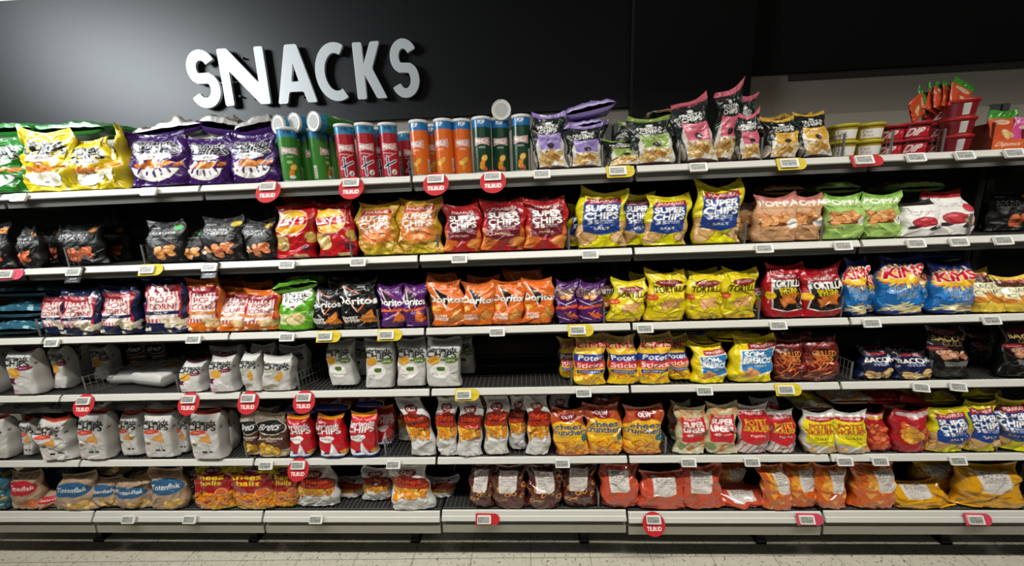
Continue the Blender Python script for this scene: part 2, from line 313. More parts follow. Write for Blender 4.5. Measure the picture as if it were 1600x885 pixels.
def a_tortilla(base, red=False):
    a = Art(base, seed=21); lc = 'f0ece6' if red else '2a2410'
    if red: a.poly([(.2, .2), (.2, .78), (.86, .78), (.86, .2), (.5, .14)], 'f0ece6'); a.poly([(.22, .215), (.22, .765), (.84, .765), (.84, .215), (.5, .16)], '1c1412')
    else:
        for s in ((.2, .24, .2, .8), (.2, .8, .86, .8), (.86, .8, .86, .24), (.2, .24, .45, .2), (.86, .24, .6, .2), (.45, .2, .52, .17), (.52, .17, .6, .2)): a.line(*s, .014, '3a340c')
    a.ell(.52, .8, .28, .07, '8e1c28' if red else '7c1a20'); a.text('MAARUD', .52, .81, .36, .045, 'e0b0a0' if not red else 'f4eeea', bold=1)
    a.text('TORTILLA', .54, .68, .68, .12, 'f4f0ea' if red else '221c08', bold=4)
    if red: a.text('EKSTRA', .54, .57, .4, .055, 'e8d020', bold=2); a.text('STORE', .54, .51, .36, .055, 'e8d020', bold=2); a.ell(.16, .46, .11, .075, 'eebc20')
    else: a.text('CHIPS DE MAIZ', .54, .585, .3, .025, '6a5a18', bold=0); a.ell(.16, .52, .12, .07, 'd8541e'); a.text('SALT', .16, .52, .12, .03, 'f4e0b0', bold=0)
    cc = ('c8702c', 'b85c24') if red else ('d8a064', 'c88c50', 'e0ae74')
    for q in ((.45, .34, .15, 20), (.62, .36, .15, 80), (.5, .42, .14, 150), (.68, .46, .12, 30)): a.tri(*q, cc[int(q[3]) % len(cc)], '8c4a20')
    if not red: a.ell(.5, .06, .5, .05, 'd8b030'); a.text('SMAK PA MEXICO', .5, .10, .4, .022, '7a5a14', bold=0)
    a.rect(0, .95, 1, 1, base); return a.out()
def a_kims(base, l1, l2):
    a = Art(base, seed=22); a.rect(0, .78, 1, 1, '1a2a6c')
    for i in range(26): t = math.pi * 2 * i / 26; a.line(.5, .72, .5 + .46 * math.cos(t), .72 + .2 * math.sin(t), .05, ('f0a020', 'e87820', 'f6cc3c')[i % 3])
    a.ell(.5, .66, .42, .07, 'f4c428'); a.text('KiMS', .5, .78, .72, .17, 'cc1824', bold=9, out='f6f2ee', ot=6, rot=6)
    a.text(l1, .54, .49, .56, .09, '16203c', bold=1, out='b8d4ee', ot=3); a.text(l2, .56, .375, .44, .09, '16203c', bold=1, out='b8d4ee', ot=3); a.ell(.5, .0, .6, .1, '1c2a6e'); a.fries(12, .3, .08, .8, .19, .27, .022, ('eadb9c', 'd8c078', 'f2e8b8'), 32); return a.out()
def a_snackchips():
    a = Art('e8c84a', seed=23); a.rect(0, .4, 1, .85, 'ece2b4'); a.rect(0, .72, 1, .9, '4a2a18'); a.text('KiMS', .5, .9, .5, .1, 'b81c28', bold=4, out='e8d8d0', ot=2); a.text('SNACK', .48, .645, .6, .11, '2a5a62', bold=1, out='f4f0dc', ot=2); a.text('CHIPS', .52, .50, .6, .11, '2a5a62', bold=1, out='f4f0dc', ot=2); a.chips(9, .1, .24, .9, .4, .16, ('d88a3c', 'e0a050', 'c87830'), 'b06a28', .6); return a.out()
def a_teal():
    a = Art('2c5c70', seed=24); a.speck(90, 0, 0, 1, 1, .03, ('7aa6b2', '4c8090', '1e4656', '9cc0c8')); a.speck(12, 0, .3, 1, .9, .05, ('b08448', '1e4656')); return a.out()
def a_sticks():
    a = Art('ecc818', seed=25); a.rect(0, .74, 1, 1, 'b89a4c'); a.text('KiMS', .5, .82, .78, .14, 'c01a24', bold=8, out='f2e2c0', ot=4, rot=4); a.ell(.5, .7, .5, .08, 'f0c030'); a.rect(.08, .52, .92, .66, '22388c'); a.text('Potet', .5, .59, .6, .10, 'f2f2ee', bold=2); a.rect(.08, .37, .92, .52, 'd02a26'); a.text('Sticks', .5, .44, .66, .10, 'f6e0d8', bold=2); a.rect(.16, .27, .84, .35, '2c3480'); a.text('ORIGINAL', .5, .31, .56, .045, 'e6e0e8', bold=1)
    a.fries(34, .06, .1, .94, .26, .09, .012, ('d8741c', 'f0a020', 'c85a18', 'f6cc3c'), 80); return a.out()
def a_sombrero(panel, ):
    a = Art('e8d210', seed=26); a.poly([(.25, .3), (.2, .74), (.9, .8), (.9, .26), (.6, .2)], 'f4f2e6'); a.poly([(.28, .32), (.24, .72), (.87, .77), (.87, .3), (.6, .23)], panel); a.rect(.35, .78, .92, .9, 'a3202a', rot=6); a.text('MAARUD', .63, .84, .42, .06, 'f3e6e0', bold=1, rot=6); a.text('SOM-', .5, .66, .42, .11, 'f6f6f2', bold=4); a.text('BREROS', .56, .53, .56, .12, 'f6f6f2', bold=4); a.text('CHEESE', .64, .41, .24, .035, 'f0d8a0', bold=0)
    a.fries(8, .3, .12, .6, .32, .13, .04, ('d88a4c', 'e0a468'), 70); return a.out()
def a_grilled():
    a = Art('5c1616', seed=27); a.ell(.5, .86, .3, .05, '7c2426'); a.text('MAARUD', .5, .86, .36, .05, 'c08080', bold=0); a.ell(.5, .62, .32, .17, '2a0e0c'); a.text('GRILLED', .5, .68, .52, .11, 'd8843c', bold=3); a.text('RIBS', .5, .56, .4, .09, 'd8843c', bold=2); a.fries(22, .12, .14, .6, .6, .16, .014, ('c8602c', 'b04a20', 'e08a4c'), 70); a.ell(.76, .4, .12, .09, '7c2426'); a.text('NYHET', .3, .12, .3, .03, 'd8b0a0', bold=0); return a.out()
def a_bacon():
    a = Art('161c3c', seed=28); a.rect(0, .84, 1, 1, '14141a'); a.ell(.5, .9, .26, .05, '9c2030'); a.text('BACON', .5, .70, .76, .15, 'eeeae4', bold=4, arch=.15); a.text('SVOR', .5, .56, .4, .07, 'a8b0d8', bold=2); a.ell(.5, .05, .6, .2, '12163a'); a.chips(13, .25, .1, .8, .36, .12, ('ddbb7c', 'cda560', 'e8d09c'), '8a6430', .8); return a.out()
def a_guld():
    a = Art('0c0b0c', seed=29); a.ell(.5, .94, .3, .05, '7a1c2c'); a.text('BACON', .5, .82, .7, .09, 'b89a5c', bold=2, rot=-4); a.text('GULD', .56, .72, .5, .08, '6e5a34', bold=2, rot=-4); a.ell(.24, .63, .2, .055, '8c1c2e'); a.text('NYHET', .24, .63, .26, .04, 'e0b8b8', bold=0); a.chips(16, .3, .42, .85, .56, .1, ('c88c6c', 'b06a4c', 'dcae94'), '4a2418', .6); a.rect(.3, .28, .86, .38, '6e6e6c'); a.rect(0, 0, 1, .28, '0e0e0d'); return a.out()
def a_brets():
    a = Art('4a2a1c', seed=30); a.rect(0, .8, 1, 1, '988a78'); a.rect(0, .0, 1, .22, 'b8a890'); a.ell(.5, .72, .42, .16, 'd0c4b0'); a.ell(.5, .72, .39, .145, '10100e'); a.text('Brets', .5, .73, .58, .13, 'f2f0ea', bold=2, slant=.3, rot=4); a.text('Ancienne', .5, .49, .66, .08, 'f0e8dc', bold=1); a.text('ORIGINALE', .5, .43, .3, .02, 'd8c8b0', bold=0); a.chips(9, .2, .12, .62, .3, .16, ('e8b838', 'd8a028', 'f4cc58'), '8c5c14', .7); return a.out()
def a_noodles(prop=.42):
    a = Art('d6d6d4', seed=31); a.speck(40, 0, 0, 1, 1, .008, ('8c8c8c', 'b0a890')); a.ell(.5, .86, .2, .08, '8e1420'); a.text('OLW', .5, .86, .26, .07, 'f2eeea', bold=2); a.ell(.5, .58, .47, .22, '7c2c10'); a.ell(.5, .68, .44, .11, '6a1c10'); a.text('cheez', .5, .70, .62, .09, 'd8401c', bold=3); a.text('doodles', .5, .60, .74, .09, 'c83418', bold=3); a.rect(.1, .49, .7, .54, 'e0b020'); a.rect(.5, .44, .9, .5, 'b81c24', rot=14); a.text('ORIGINAL', .7, .47, .34, .03, 'f6e8e0', bold=0, rot=14)
    a.chips(24, .14, .40, .86, .50, .10, ('e8a434', 'd8861e', 'f2c05c'), '8c4610', .6); a.ell(.2, .33, .06, .06, 'd8861e'); a.rect(.4, .33, .9, .34, '8a98a8'); return a.out()
def a_crunch():
    a = Art('b04a24', seed=32); a.ell(.5, .46, .5, .34, 'eeb41e'); a.ell(.5, .86, .2, .10, '861420'); a.text('OLW', .5, .87, .26, .08, 'f2eeea', bold=2); a.text('cheez', .52, .67, .62, .11, '1a5c86', bold=3, out='0e3450', ot=1); a.text('cruncherz', .5, .56, .84, .11, '1a5c86', bold=3, out='0e3450', ot=1); a.text('MILD CHEDDAR', .5, .46, .5, .03, '6a3c10', bold=0); a.ell(.84, .42, .1, .08, '2c6a70')
    a.fries(70, .1, .08, .9, .34, .1, .018, ('e0951e', 'f2b840', 'c87414', 'a85a10'), 85); a.rect(0, 0, 1, .05, 'c46848'); return a.out()
def a_linser():
    a = Art('c4ba94', seed=33); a.fries(12, .1, .5, .9, .95, .16, .04, ('c88048', 'd89a60', 'b86c38'), 80); a.fries(8, .75, .2, .98, .5, .14, .04, ('c88048', 'd89a60'), 80); a.rect(.2, .30, .8, .82, 'c4202a', rad=.03); a.text('MAARUD', .5, .79, .42, .05, 'f3e6e0', bold=1); a.text('SUPER', .5, .69, .5, .095, 'f6f6f2', bold=4); a.text('LINSER', .5, .57, .52, .10, 'f6f6f2', bold=4); a.text('40', .38, .46, .18, .06, 'f6f6f2', bold=3); a.text('% MINDRE', .62, .46, .24, .03, 'f6f6f2', bold=1); a.ell(.5, .02, .6, .14, 'd6d0b0'); a.rect(.36, .1, .56, .2, 'c07a38', rot=40); a.ell(.2, .2, .12, .08, '7a8a58'); return a.out()
def a_skruer(panel, l, tc):
    a = Art('c9c6c2', seed=34)
    if panel[0] == 'c':
        for i in range(7): a.line(s0(i), 0, s0(i + 2), .5, .03, 'b02a38')
    else: a.chips(24, .0, .02, 1, .2, .1, ('d8a050', 'c8883c', 'e8bc74'), 'a8702c', .5); a.ell(.45, .14, .16, .1, 'd4d2cc')
    a.poly([(.12, .3), (.1, .84), (.92, .84), (.9, .3), (.52, .22)], panel); a.ell(.5, .87, .34, .06, 'a3202a'); a.text('MAARUD', .5, .88, .42, .05, 'f3e6e0', bold=1); a.text('POTET', .5, .70, .54, .11, tc, bold=3, out='6a2018', ot=2); a.text('SKRUER', .5, .58, .68, .11, tc, bold=3, out='6a2018', ot=2); a.text(l, .5, .43, .36, .065, 'f6efe8' if panel[0] == 'c' else '2a2008', bold=1); return a.out()
def s0(i): return -.1 + .17 * i
def a_snackred(k):
    a = Art('a41a22', seed=35); a.ell(.55, .93, .42, .06, 'c8b0b0'); a.chips(9, .2, .4, .95, .7, .1, ('d06030', 'e07844'), '8c2418', .8)
    if k: a.rect(.6, .26, .92, .38, '7c1018'); a.ell(.45, .45, .2, .2, 'd8963c'); a.chips(7, .3, .3, .6, .6, .13, ('e8a838', 'f0bc50'), 'a05418', .7)
    else: a.rect(.3, .86, .85, .94, 'c89a20'); a.chips(18, .05, .1, .95, .7, .12, ('d06030', 'e07844', 'c05028'), '8c2418', .8)
    for y in (.1, .14, .18): a.rect(.6, y, .92, y + .012, 'd88080')
    return a.out()
def a_toten(c, flake):
    a = Art('a38a72', seed=36); a.ell(.5, .62, .40, .19, c); a.text('Totenflak', .5, .625, .66, .12, 'ece6dc', bold=1, rot=3); a.text('EKTE RÅ', .3, .33, .28, .035, '4a3a30', bold=0); a.chips(11, .45, .14, .85, .32, .11, flake, 'a88250', .7); return a.out()
def a_balls():
    a = Art('b8a81a', seed=37); a.ell(.5, .5, .46, .33, '8e1a20'); a.rect(.06, .5, .94, .86, '941c20', rad=.1); a.ell(.5, .93, .17, .08, '5c1420'); a.text('OLW', .5, .93, .24, .06, 'e8dede', bold=1); a.text('cheez', .45, .79, .62, .11, 'e8d028', bold=2); a.text('balls', .5, .66, .46, .10, 'e8d028', bold=2)
    for i in range(170): cx, cy = a.r.uniform(.05, .95), a.r.uniform(.08, .44); a.ell(cx, cy, .045, .032, '964808'); a.ell(cx, cy + .004, .037, .026, ('e88c14', 'f0a028', 'd87a10')[i % 3])
    a.ell(.75, .46, .13, .085, 'e8a060'); a.ell(.75, .46, .115, .072, 'c8622c'); a.rect(0, 0, 1, .06, 'b8a81a'); return a.out()
def a_fp(base, items, side=False):
    a = Art(base, seed=38)
    if items == 'ring':
        for i in range(16):
            cx, cy = a.r.uniform(.05, .95), a.r.uniform(.04, .9)
            if i % 3: a.ell(cx, cy, .07, .048, 'c98a44'); a.ell(cx, cy, .04, .026, base)
            else: a.fries(4, cx - .05, cy - .03, cx + .05, cy + .03, .07, .015, ('d8a050', 'c08038'), 80)
    if items == 'stick': 
        for i in range(15):
            cx, cy = a.r.uniform(.05, .95), a.r.uniform(.04, .9)
            for k in range(4): a.line(cx + k * .028, cy - .035, cx + k * .028 + .045, cy + .035, .014, '84481a')
    if items == 'crisp':
        for i in range(34): a.tri(a.r.uniform(0, 1), a.r.uniform(0, .95), a.r.uniform(.09, .15), a.r.uniform(0, 360), ('e0a03c', 'd88a2c', 'e8b458', 'cc6a1c')[i % 4])
    if items == 'nut':
        for i in range(22): cx, cy, r = a.r.uniform(0, 1), a.r.uniform(0, .95), a.r.uniform(-90, 90); a.ell(cx, cy, .085, .028, 'a8741a', r)
    x = .68 if side else .5
    a.poly([(x - .22, .90), (x - .2, .45), (x + .1, .44), (x + .2, .52), (x + .2, .90)], 'd8d2cc'); a.text('First', x - .02, .85, .26, .055, 'a82a34' if items == 'ring' else '5c2a24', bold=1); a.text('Price', x, .79, .3, .06, 'a82a34' if items == 'ring' else '5c2a24', bold=1); a.rect(x - .18, .735, x + .18, .742, '444444'); a.text('PARTY MIX', x, .69, .3, .035, '3c3432', bold=1); a.rect(x - .18, .65, x + .18, .656, '777777'); a.text('SNACKS', x - .04, .61, .2, .03, '3c3432', bold=0)
    for y in (.49, .52, .55): a.rect(x - .16, y, x + .08, y + .006, '888480')
    return a.out()
def a_sachet(c, top, t):
    a = Art(c, 36, 48, seed=39); a.rect(0, .78, 1, 1, top); a.ell(.5, .66, .3, .06, 'e8c8b0'); a.text(t, .5, .66, .4, .06, '8c2c20', bold=1); a.chips(5, .3, .25, .7, .4, .14, ('e8c890', 'd8b070'), 'a86c38'); return a.out()
def a_can(base, top, kind):
    a = Art(base, 96, 84, 3, seed=40); a.rect(0, .82, 1, 1, top); a.asp = 84 / 96 * 1.0
    for cx in (.5, 0.0, 1.0):
        a.text('WIN' if kind in ('green', 'red') else 'POP', cx, .91, .12, .07, '143c6a' if kind in ('green', 'red') else 'f2f4f6', bold=2, out=None if kind in ('green', 'red') else '1a5c9a', ot=2)
        if kind in ('green', 'red'): a.rect(cx - .07, .955, cx + .07, .975, 'd8e8e8')
        a.poly([(cx - .14, .50), (cx - .135, .64), (cx, .615), (cx + .135, .64), (cx + .14, .50), (cx, .525)], 'ece4e0'); a.poly([(cx - .13, .512), (cx - .125, .627), (cx, .603), (cx + .125, .627), (cx + .13, .512), (cx, .537)], 'b81420'); a.text('PRINGLES', cx, .57, .22, .07, 'f6f2ee', bold=2)
        if kind == 'red':
            a.line(cx - .12, .46, cx + .06, .44, .008, 'f0e0e0'); a.line(cx - .1, .34, cx + .12, .46, .008, 'f0e0e0')
            a.line(cx - .11, .20, cx + .09, .31, .05, 'f0eef0'); a.line(cx - .04, .06, cx - .05, .38, .05, 'f0eef0'); a.line(cx - .11, .20, cx + .09, .31, .026, '1c2450'); a.line(cx - .04, .06, cx - .05, .38, .026, '1c2450'); a.ell(cx + .055, .10, .045, .05, 'f0f0f0'); a.speck(5, cx + .03, .07, cx + .08, .13, .012, ('202020',))
        else:
            a.text('ORIGINAL' if kind != 'green' else 'SOUR CREAM', cx, .46, .12, .025, 'f0f0e0', bold=0); a.chips(6 if kind == 'orange' else 3, cx - .06, .10, cx + .06, .34, .05, ('e8a434', 'd88a20', 'f0bc58'), '8c5010', .8)
            if kind == 'dark': a.fries(6, cx - .07, .04, cx + .07, .1, .035, .014, ('a83a20', 'c85a34'), 80)
            if kind == 'green': a.ell(cx, .08, .05, .03, 'dfe6e0'); a.ell(cx - .02, .36, .05, .03, '9cc26a')
        a.rect(cx + .2, .06, cx + .27, .3, 'd8d4cc')
        for k in range(5): a.rect(cx + .205, .08 + .04 * k, cx + .265, .095 + .04 * k, '555555')
    return a.out()
def a_tub(kind):
    a = Art('5c0f18' if kind == 'dip' else '8a3c14', 96, 34, 3, seed=41)
    for cx in (.5, 0., 1.):
        if kind == 'dip': a.rect(cx - .2, .1, cx + .2, .78, 'b81c2a'); a.rect(cx - .2, .78, cx + .2, 1, '1c0e10'); a.text('DIP', cx, .45, .17, .5, 'f4f0ee', bold=2, slant=.3); a.ell(cx + .15, .55, .02, .1, 'd86a70')
        elif kind == 'bar': a.rect(cx - .2, .1, cx + .2, .9, '7c1420'); a.rect(cx - .02, .15, cx + .05, .85, 'e0dcd8'); [a.rect(cx - .015 + .012 * k, .2, cx - .01 + .012 * k, .8, '222222') for k in range(5)]
        else: a.rect(cx - .25, .0, cx + .25, 1, 'a08a20'); a.rect(cx - .12, .15, cx + .17, .75, 'ece8e2'); a.text('First', cx - .04, .58, .10, .2, '7c2430', bold=1); a.text('Price', cx - .03, .32, .11, .2, '7c2430', bold=1)
    return a.out()

# ------------------------------------------------------------------ bags
rng = np.random.RandomState(7)
def facets(U, V, n, r, sx=1.0):
    th = r.uniform(0, 2 * np.pi, n); g = r.uniform(.4, 1, n); cx = r.uniform(0, 1, n); cy = r.uniform(0, 1, n)
    P = [np.cos(a) * g_ * (U - x) * sx + np.sin(a) * g_ * (V - y) for a, g_, x, y in zip(th, g, cx, cy)]
    P = np.stack(P); return P.max(0)
def crumple(U, V, r):
    # random planes folded into each other: sharp creases with flat facets between them
    h = np.zeros_like(U)
    for sc, amp in ((1.0, 1.0), (2.3, .55), (4.5, .26)):
        wu = U * sc + .25 * np.sin(V * sc * 3 + r.uniform(0, 6)); wv = V * sc + .2 * np.sin(U * sc * 3 + r.uniform(0, 6))
        cx = r.uniform(-.2, sc + .2, (int(5 * sc * sc) + 4, 2)); sl = r.uniform(-1, 1, (len(cx), 2))
        d = np.stack([(wu - a) ** 2 + (wv - b) ** 2 for a, b in cx]); w = np.exp(-d * 40); w /= w.sum(0) + 1e-9
        h += amp * sum(w[k] * ((wu - cx[k, 0]) * sl[k, 0] + (wv - cx[k, 1]) * sl[k, 1]) for k in range(len(cx)))
    h += .22 * np.abs(((U * r.uniform(2, 4) + V * r.uniform(-3, 3) + r.uniform(0, 1)) % 1) - .5) - .05
    return h
NB = 9
def make_bag(name, art, material, w, h, T, seed, p=2.6, amp=.012, earl=.007, earr=.007, bend=0.0, pinch=.025, skew=0.0, sag=0.0, fold=0.0, topw=1.0, droop=0.0, shx=0.0, shy=0.0):
    r = np.random.RandomState(seed)
    H, Wd = art.shape[:2]; art = art[np.minimum(H - 1, (np.arange(H) / .945).astype(int))]
    tt = np.linspace(0, np.pi, 400); ex = 2 / p
    cx = np.sign(np.cos(tt)) * np.abs(np.cos(tt)) ** ex * w / 2; sy = np.abs(np.sin(tt)) ** ex * T * .9
    arc = np.r_[0, np.cumsum(np.hypot(np.diff(cx), np.diff(sy)))]; arc /= arc[-1]
    th = np.interp(np.linspace(0, 1, Wd), arc, tt)[::-1]            # from left (pi) to right (0)
    c1 = np.sign(np.cos(th)) * np.abs(np.cos(th)) ** ex; s1 = np.abs(np.sin(th)) ** ex
    tb = np.linspace(0, -np.pi, NB + 2)[1:-1]; c2 = np.sign(np.cos(tb)) * np.abs(np.cos(tb)) ** ex; s2 = -np.abs(np.sin(tb)) ** ex
    C = np.r_[c1, c2]; S = np.r_[s1, s2]; n = len(C)
    v = np.linspace(0, 1, H)[:, None]; sealv = .935
    vb = np.clip(v / sealv, 0, 1)
    if p > 3.2: tp = np.clip(vb / .05, 0, 1) ** .5 * .9 * (1 - vb ** 9) ** .7 + .012
    else: tp = (.72 * np.clip((vb + .004) / .035, 0, 1) ** .5 + .28 * np.clip(vb / .3, 0, 1)) * (1 - vb ** 3.2) ** .9 + .012
    tp = np.maximum(tp, .012)
    wp = 1 - pinch * np.sin(np.pi * np.clip(v, 0, 1)) ** .8 + (topw - 1) * v ** 2
    U = np.r_[np.linspace(0, 1, Wd), np.linspace(1, 0, NB + 2)[1:-1]][None, :] + 0 * v; V = v + 0 * C[None, :]
    X = C[None, :] * w / 2 * wp; Y = -S[None, :] * T * tp
    Z = V * h
    cr = crumple(U * w / .2, V * h / .2, r)
    mask = np.clip(np.abs(S[None, :]) * 2.2, 0, 1) * np.clip(V / .06, 0, 1) * np.clip((1.02 - V) / .12, 0.12, 1)
    Y = Y + amp * 2.3 * cr * mask * np.where(S[None, :] < 0, 0.3, 1)
    # seam wrinkles radiating from the seal and the bottom
    k = r.uniform(5, 9); ph = r.uniform(0, 6)
    wr = np.abs(np.sin(U * k * 2 + ph + .6 * np.sin(U * 9))) - .5
    Y = Y + (.4 if p > 3.2 else 1) * wr * (.006 * np.exp(-((V - .9) / .09) ** 2) + .004 * np.exp(-((V - .03) / .06) ** 2)) * (S[None, :] > 0)
    Y = Y + .004 * np.sin(U * 7 + ph) * np.clip((V - .85) / .1, 0, 1)
    L = np.clip(-C[None, :], 0, 1); R = np.clip(C[None, :], 0, 1); tz = np.clip((V - .55) / .45, 0, 1) ** 1.6
    Z = Z + (earl * L ** 1.6 + earr * R ** 1.6) * tz - .012 * (1 - (C[None, :]) ** 2) * np.clip((V - .8) / .2, 0, 1)
    X = X + skew * V + .006 * np.sin(V * 6 + ph) + amp * .5 * (np.sin(V * 14 + ph) * (np.abs(C[None, :]) > .8))
    if sag: X = X * (1 + sag * (1 - V) ** 2)
    # seal leaning / folding back
    b = np.clip((V - .45) / .55, 0, 1)
    Y = Y + bend * b ** 2 * h; Z = Z - abs(bend) * .5 * b ** 3 * h
    if fold:
        q = np.clip((V - .82) / .18, 0, 1); Z = Z - fold * q ** 1.5 * h * .25; Y = Y + fold * q * .05 * (1 if fold > 0 else -1)
    if droop: Z = Z - droop * np.clip((V - .6) / .4, 0, 1) ** 2
    Z = np.maximum(Z, 0.0005); X = X + Z * shx; Y = Y + Z * shy
    co = np.stack([X, Y, Z], -1).reshape(-1, 3)
    left, right = art[:, 0], art[:, -1]
    f = np.linspace(0, 1, NB + 2)[1:-1][None, :, None]
    colr = np.concatenate([art, right[:, None] * (1 - f) + left[:, None] * f], 1).reshape(-1, 3)
    R0 = int(H * sealv); F = gridfaces(n, H, True)
    root = empty(name); R1 = 3
    mesh_np('bottom_seal', co[:(R1 + 1) * n], F[:R1 * n], material, root, colr[:(R1 + 1) * n])
    mesh_np('printed_pouch', co[R1 * n:(R0 + 1) * n], F[:(R0 - R1) * n], material, root, colr[R1 * n:(R0 + 1) * n])
    seal = mesh_np('top_seal', co[R0 * n:], F[:(H - 1 - R0) * n], material, root, colr[R0 * n:])
    return root

ART = {}
DES = {}   # key -> (art thunk, material, description, object name, category, defaults)
def D(key, fn, m, desc, name='chips_bag', cat='chips bag', **kw): DES[key] = (fn, m, desc, name, cat, kw)
BL = dict(p=7.0, pinch=.0, amp=.005, topw=1.05)
D('sgreen', lambda: a_bowl('2a7a2c', 'DILL'), M_FOIL, 'green chips bag with white bowl')
D('spback', a_silver, M_FOIL, 'silver backed purple chips bag')
D('flside', a_lilside, M_FOIL, 'dark chips bag showing its lilac edge')
D('syellow', lambda: a_bowl('d9c21a', 'HAVSALT'), M_FOIL, 'yellow sea salt chips bag')
D('spurple', lambda: a_bowl('3c1560', 'PEPPER'), M_FOIL, 'purple pepper chips bag')
D('fl', lambda: a_frosta('9a86c8'), M_FOIL, 'black chips bag with lilac label', amp=.010)
D('fg', lambda: a_frosta('8ea84e'), M_FOIL, 'black chips bag with green label', amp=.010)
D('fp', lambda: a_frosta('d8687c'), M_FOIL, 'black chips bag with pink label', amp=.010)
D('fy', lambda: a_frosta('d8a838'), M_FOIL, 'black chips bag with yellow label', amp=.010)
D('bsweet', lambda: a_black('SWEET', 'POTATO', 'c87820', ('c8603c', 'b04c2c', 'd87c54')), M_MATTE, 'black sweet potato chips bag')
D('bdill', lambda: a_black('DILL & CHIVE', '', '2e9a34', ('e0a054', 'd08c44', 'ecb878')), M_MATTE, 'black dill and chive chips bag')
D('bcheese', lambda: a_black('DOUBLE', 'CHEESE', 'c8a81e', ('e88c58', 'd87848', 'f0a878')), M_MATTE, 'black double cheese chips bag')
D('lays', a_lays, M_FOIL, 'red salted chips bag with yellow circle')
D('gold', lambda: a_super('b88e20', 'd87c38', flav='HOLIDAY', chipc=('cfa83c', 'bf902c', 'dcc060'), low='c8b020', ban='b83a34'), M_FOIL, 'golden chips bag with orange panel', amp=.018)
D('papr', lambda: a_super('b01c20', '6c1828', flav='PAPRIKA', chipc=('e07c34', 'd06828', 'ec9850'), ban='8c1c28'), M_FOIL, 'red paprika chips bag with maroon panel')
D('salt', lambda: a_super('d8cc14', '1a3c84', flav='SALT', chipc=('dab47c', 'cca468', 'e4c490'), low='e0da10'), M_FOIL, 'yellow salt chips bag with blue panel', amp=.014)
D('popp', lambda: a_poppa('c9976c', 'c87c70', 'SPANSK PAPRIKA'), M_MATTE, 'tan popped chips bag with pink top')
D('popg', lambda: a_poppa('9cc064', '88b84c', 'CREME & DILL'), M_MATTE, 'light green popped chips bag')
D('spl', lambda: a_splendid('1a1512'), M_MATTE, 'white sweet onion chips bag with black top')
D('splr', lambda: a_splendid('b81c2c'), M_MATTE, 'white onion chips bag with red top')
D('navy', lambda: a_popcorn('171f44', '1b2850', True), M_FOIL, 'navy blue popcorn bag', 'popcorn_bag', 'popcorn bag')
D('opop', lambda: a_popcorn('d06a1c', 'd88038', False), M_FOIL, 'orange popcorn bag', 'popcorn_bag', 'popcorn bag')
D('lentil', a_lentil, M_FOIL, 'green lentil snack bag')
D('dblk', lambda: a_doritos('0f1012', 'SWEET', 'd8842c', 'PEPPER'), M_FOIL, 'black sweet pepper tortilla chips bag', 'tortilla_chips_bag')
D('dpur', lambda: a_doritos('541a6c', "Flamin'Hot", 'e0702c', ''), M_FOIL, 'purple hot tortilla chips bag', 'tortilla_chips_bag')
D('dora', lambda: a_doritos('d86a20', 'NACHO', 'd89440', 'CHEESE'), M_FOIL, 'orange nacho cheese tortilla chips bag', 'tortilla_chips_bag')
D('cheet', a_cheetos, M_FOIL, 'purple hot corn puffs bag', 'corn_puffs_bag', 'snack bag')
D('tory', lambda: a_tortilla('dcc81a'), M_FOIL, 'yellow tortilla chips bag', 'tortilla_chips_bag', amp=.014)
D('torr', lambda: a_tortilla('a81420', True), M_FOIL, 'red tortilla chips bag with black panel', 'tortilla_chips_bag')
D('torb', lambda: a_tortilla('1c1014', True), M_FOIL, 'black and red tortilla chips bag', 'tortilla_chips_bag')
D('kimf', lambda: a_kims('1c70b8', 'FRENCH', 'FRIES'), M_FOIL, 'blue potato fries snack bag', 'fries_snack_bag', 'snack bag')
D('snc', a_snackchips, M_FOIL, 'cream and yellow snack chips bag')
D('teal', a_teal, M_FOIL, 'dark teal popcorn bag', 'popcorn_bag', 'popcorn bag')
D('swo', lambda: a_sorwhite('d8432c', 'l', 'orange', 'b03a22'), M_MATTE, 'white chips bag with orange blob', **BL)
D('swn', lambda: a_sorwhite('7c2040', 'r', 'onion', '54203a'), M_MATTE, 'white red onion chips bag', **BL)
D('swp', lambda: a_sorwhite('a9ab95', 'l', 'nut'), M_MATTE, 'white chips bag with grey green print', **BL)
D('swg', lambda: a_sorwhite('55702c', 'r', 'green'), M_MATTE, 'white chips bag with green blob', **BL)
D('sred', a_sorred, M_FOIL, 'red chips bag with white sailing boat', p=3.4, pinch=.02, amp=.007)
D('stk', a_sticks, M_FOIL, 'yellow potato sticks bag with blue band', 'potato_sticks_bag', 'snack bag')
D('som', lambda: a_sombrero('2c7cb8'), M_FOIL, 'yellow corn snack bag with blue panel', 'corn_snack_bag', 'snack bag', amp=.014)
D('gril', a_grilled, M_FOIL, 'dark red grilled flavour snack bag', 'snack_bag', 'snack bag')
D('bac', a_bacon, M_FOIL, 'navy bacon snack bag', 'bacon_snack_bag', 'snack bag')
D('guld', a_guld, M_FOIL, 'black bacon snack bag', 'bacon_snack_bag', 'snack bag')
D('bret', a_brets, M_MATTE, 'brown chips bag with black oval')
D('nood', a_noodles, M_FOIL, 'white cheese puffs bag', 'cheese_puffs_bag', 'snack bag')
D('crun', a_crunch, M_GLOSS, 'orange cheese crunch snack bag', 'cheese_snack_bag', 'snack bag')
D('lins', a_linser, M_FOIL, 'beige lentil chips bag with red panel')
D('skrp', lambda: a_skruer('c4242c', 'Paprika', 'e8c030'), M_FOIL, 'white paprika potato spirals bag', 'potato_spirals_bag', 'snack bag')
D('skrs', lambda: a_skruer('e0d020', 'Salt', 'c83a2c'), M_FOIL, 'white salt potato spirals bag', 'potato_spirals_bag', 'snack bag')
D('hrt', lambda: a_snackred(0), M_FOIL, 'red snack bag with orange hearts', 'snack_bag', 'snack bag')
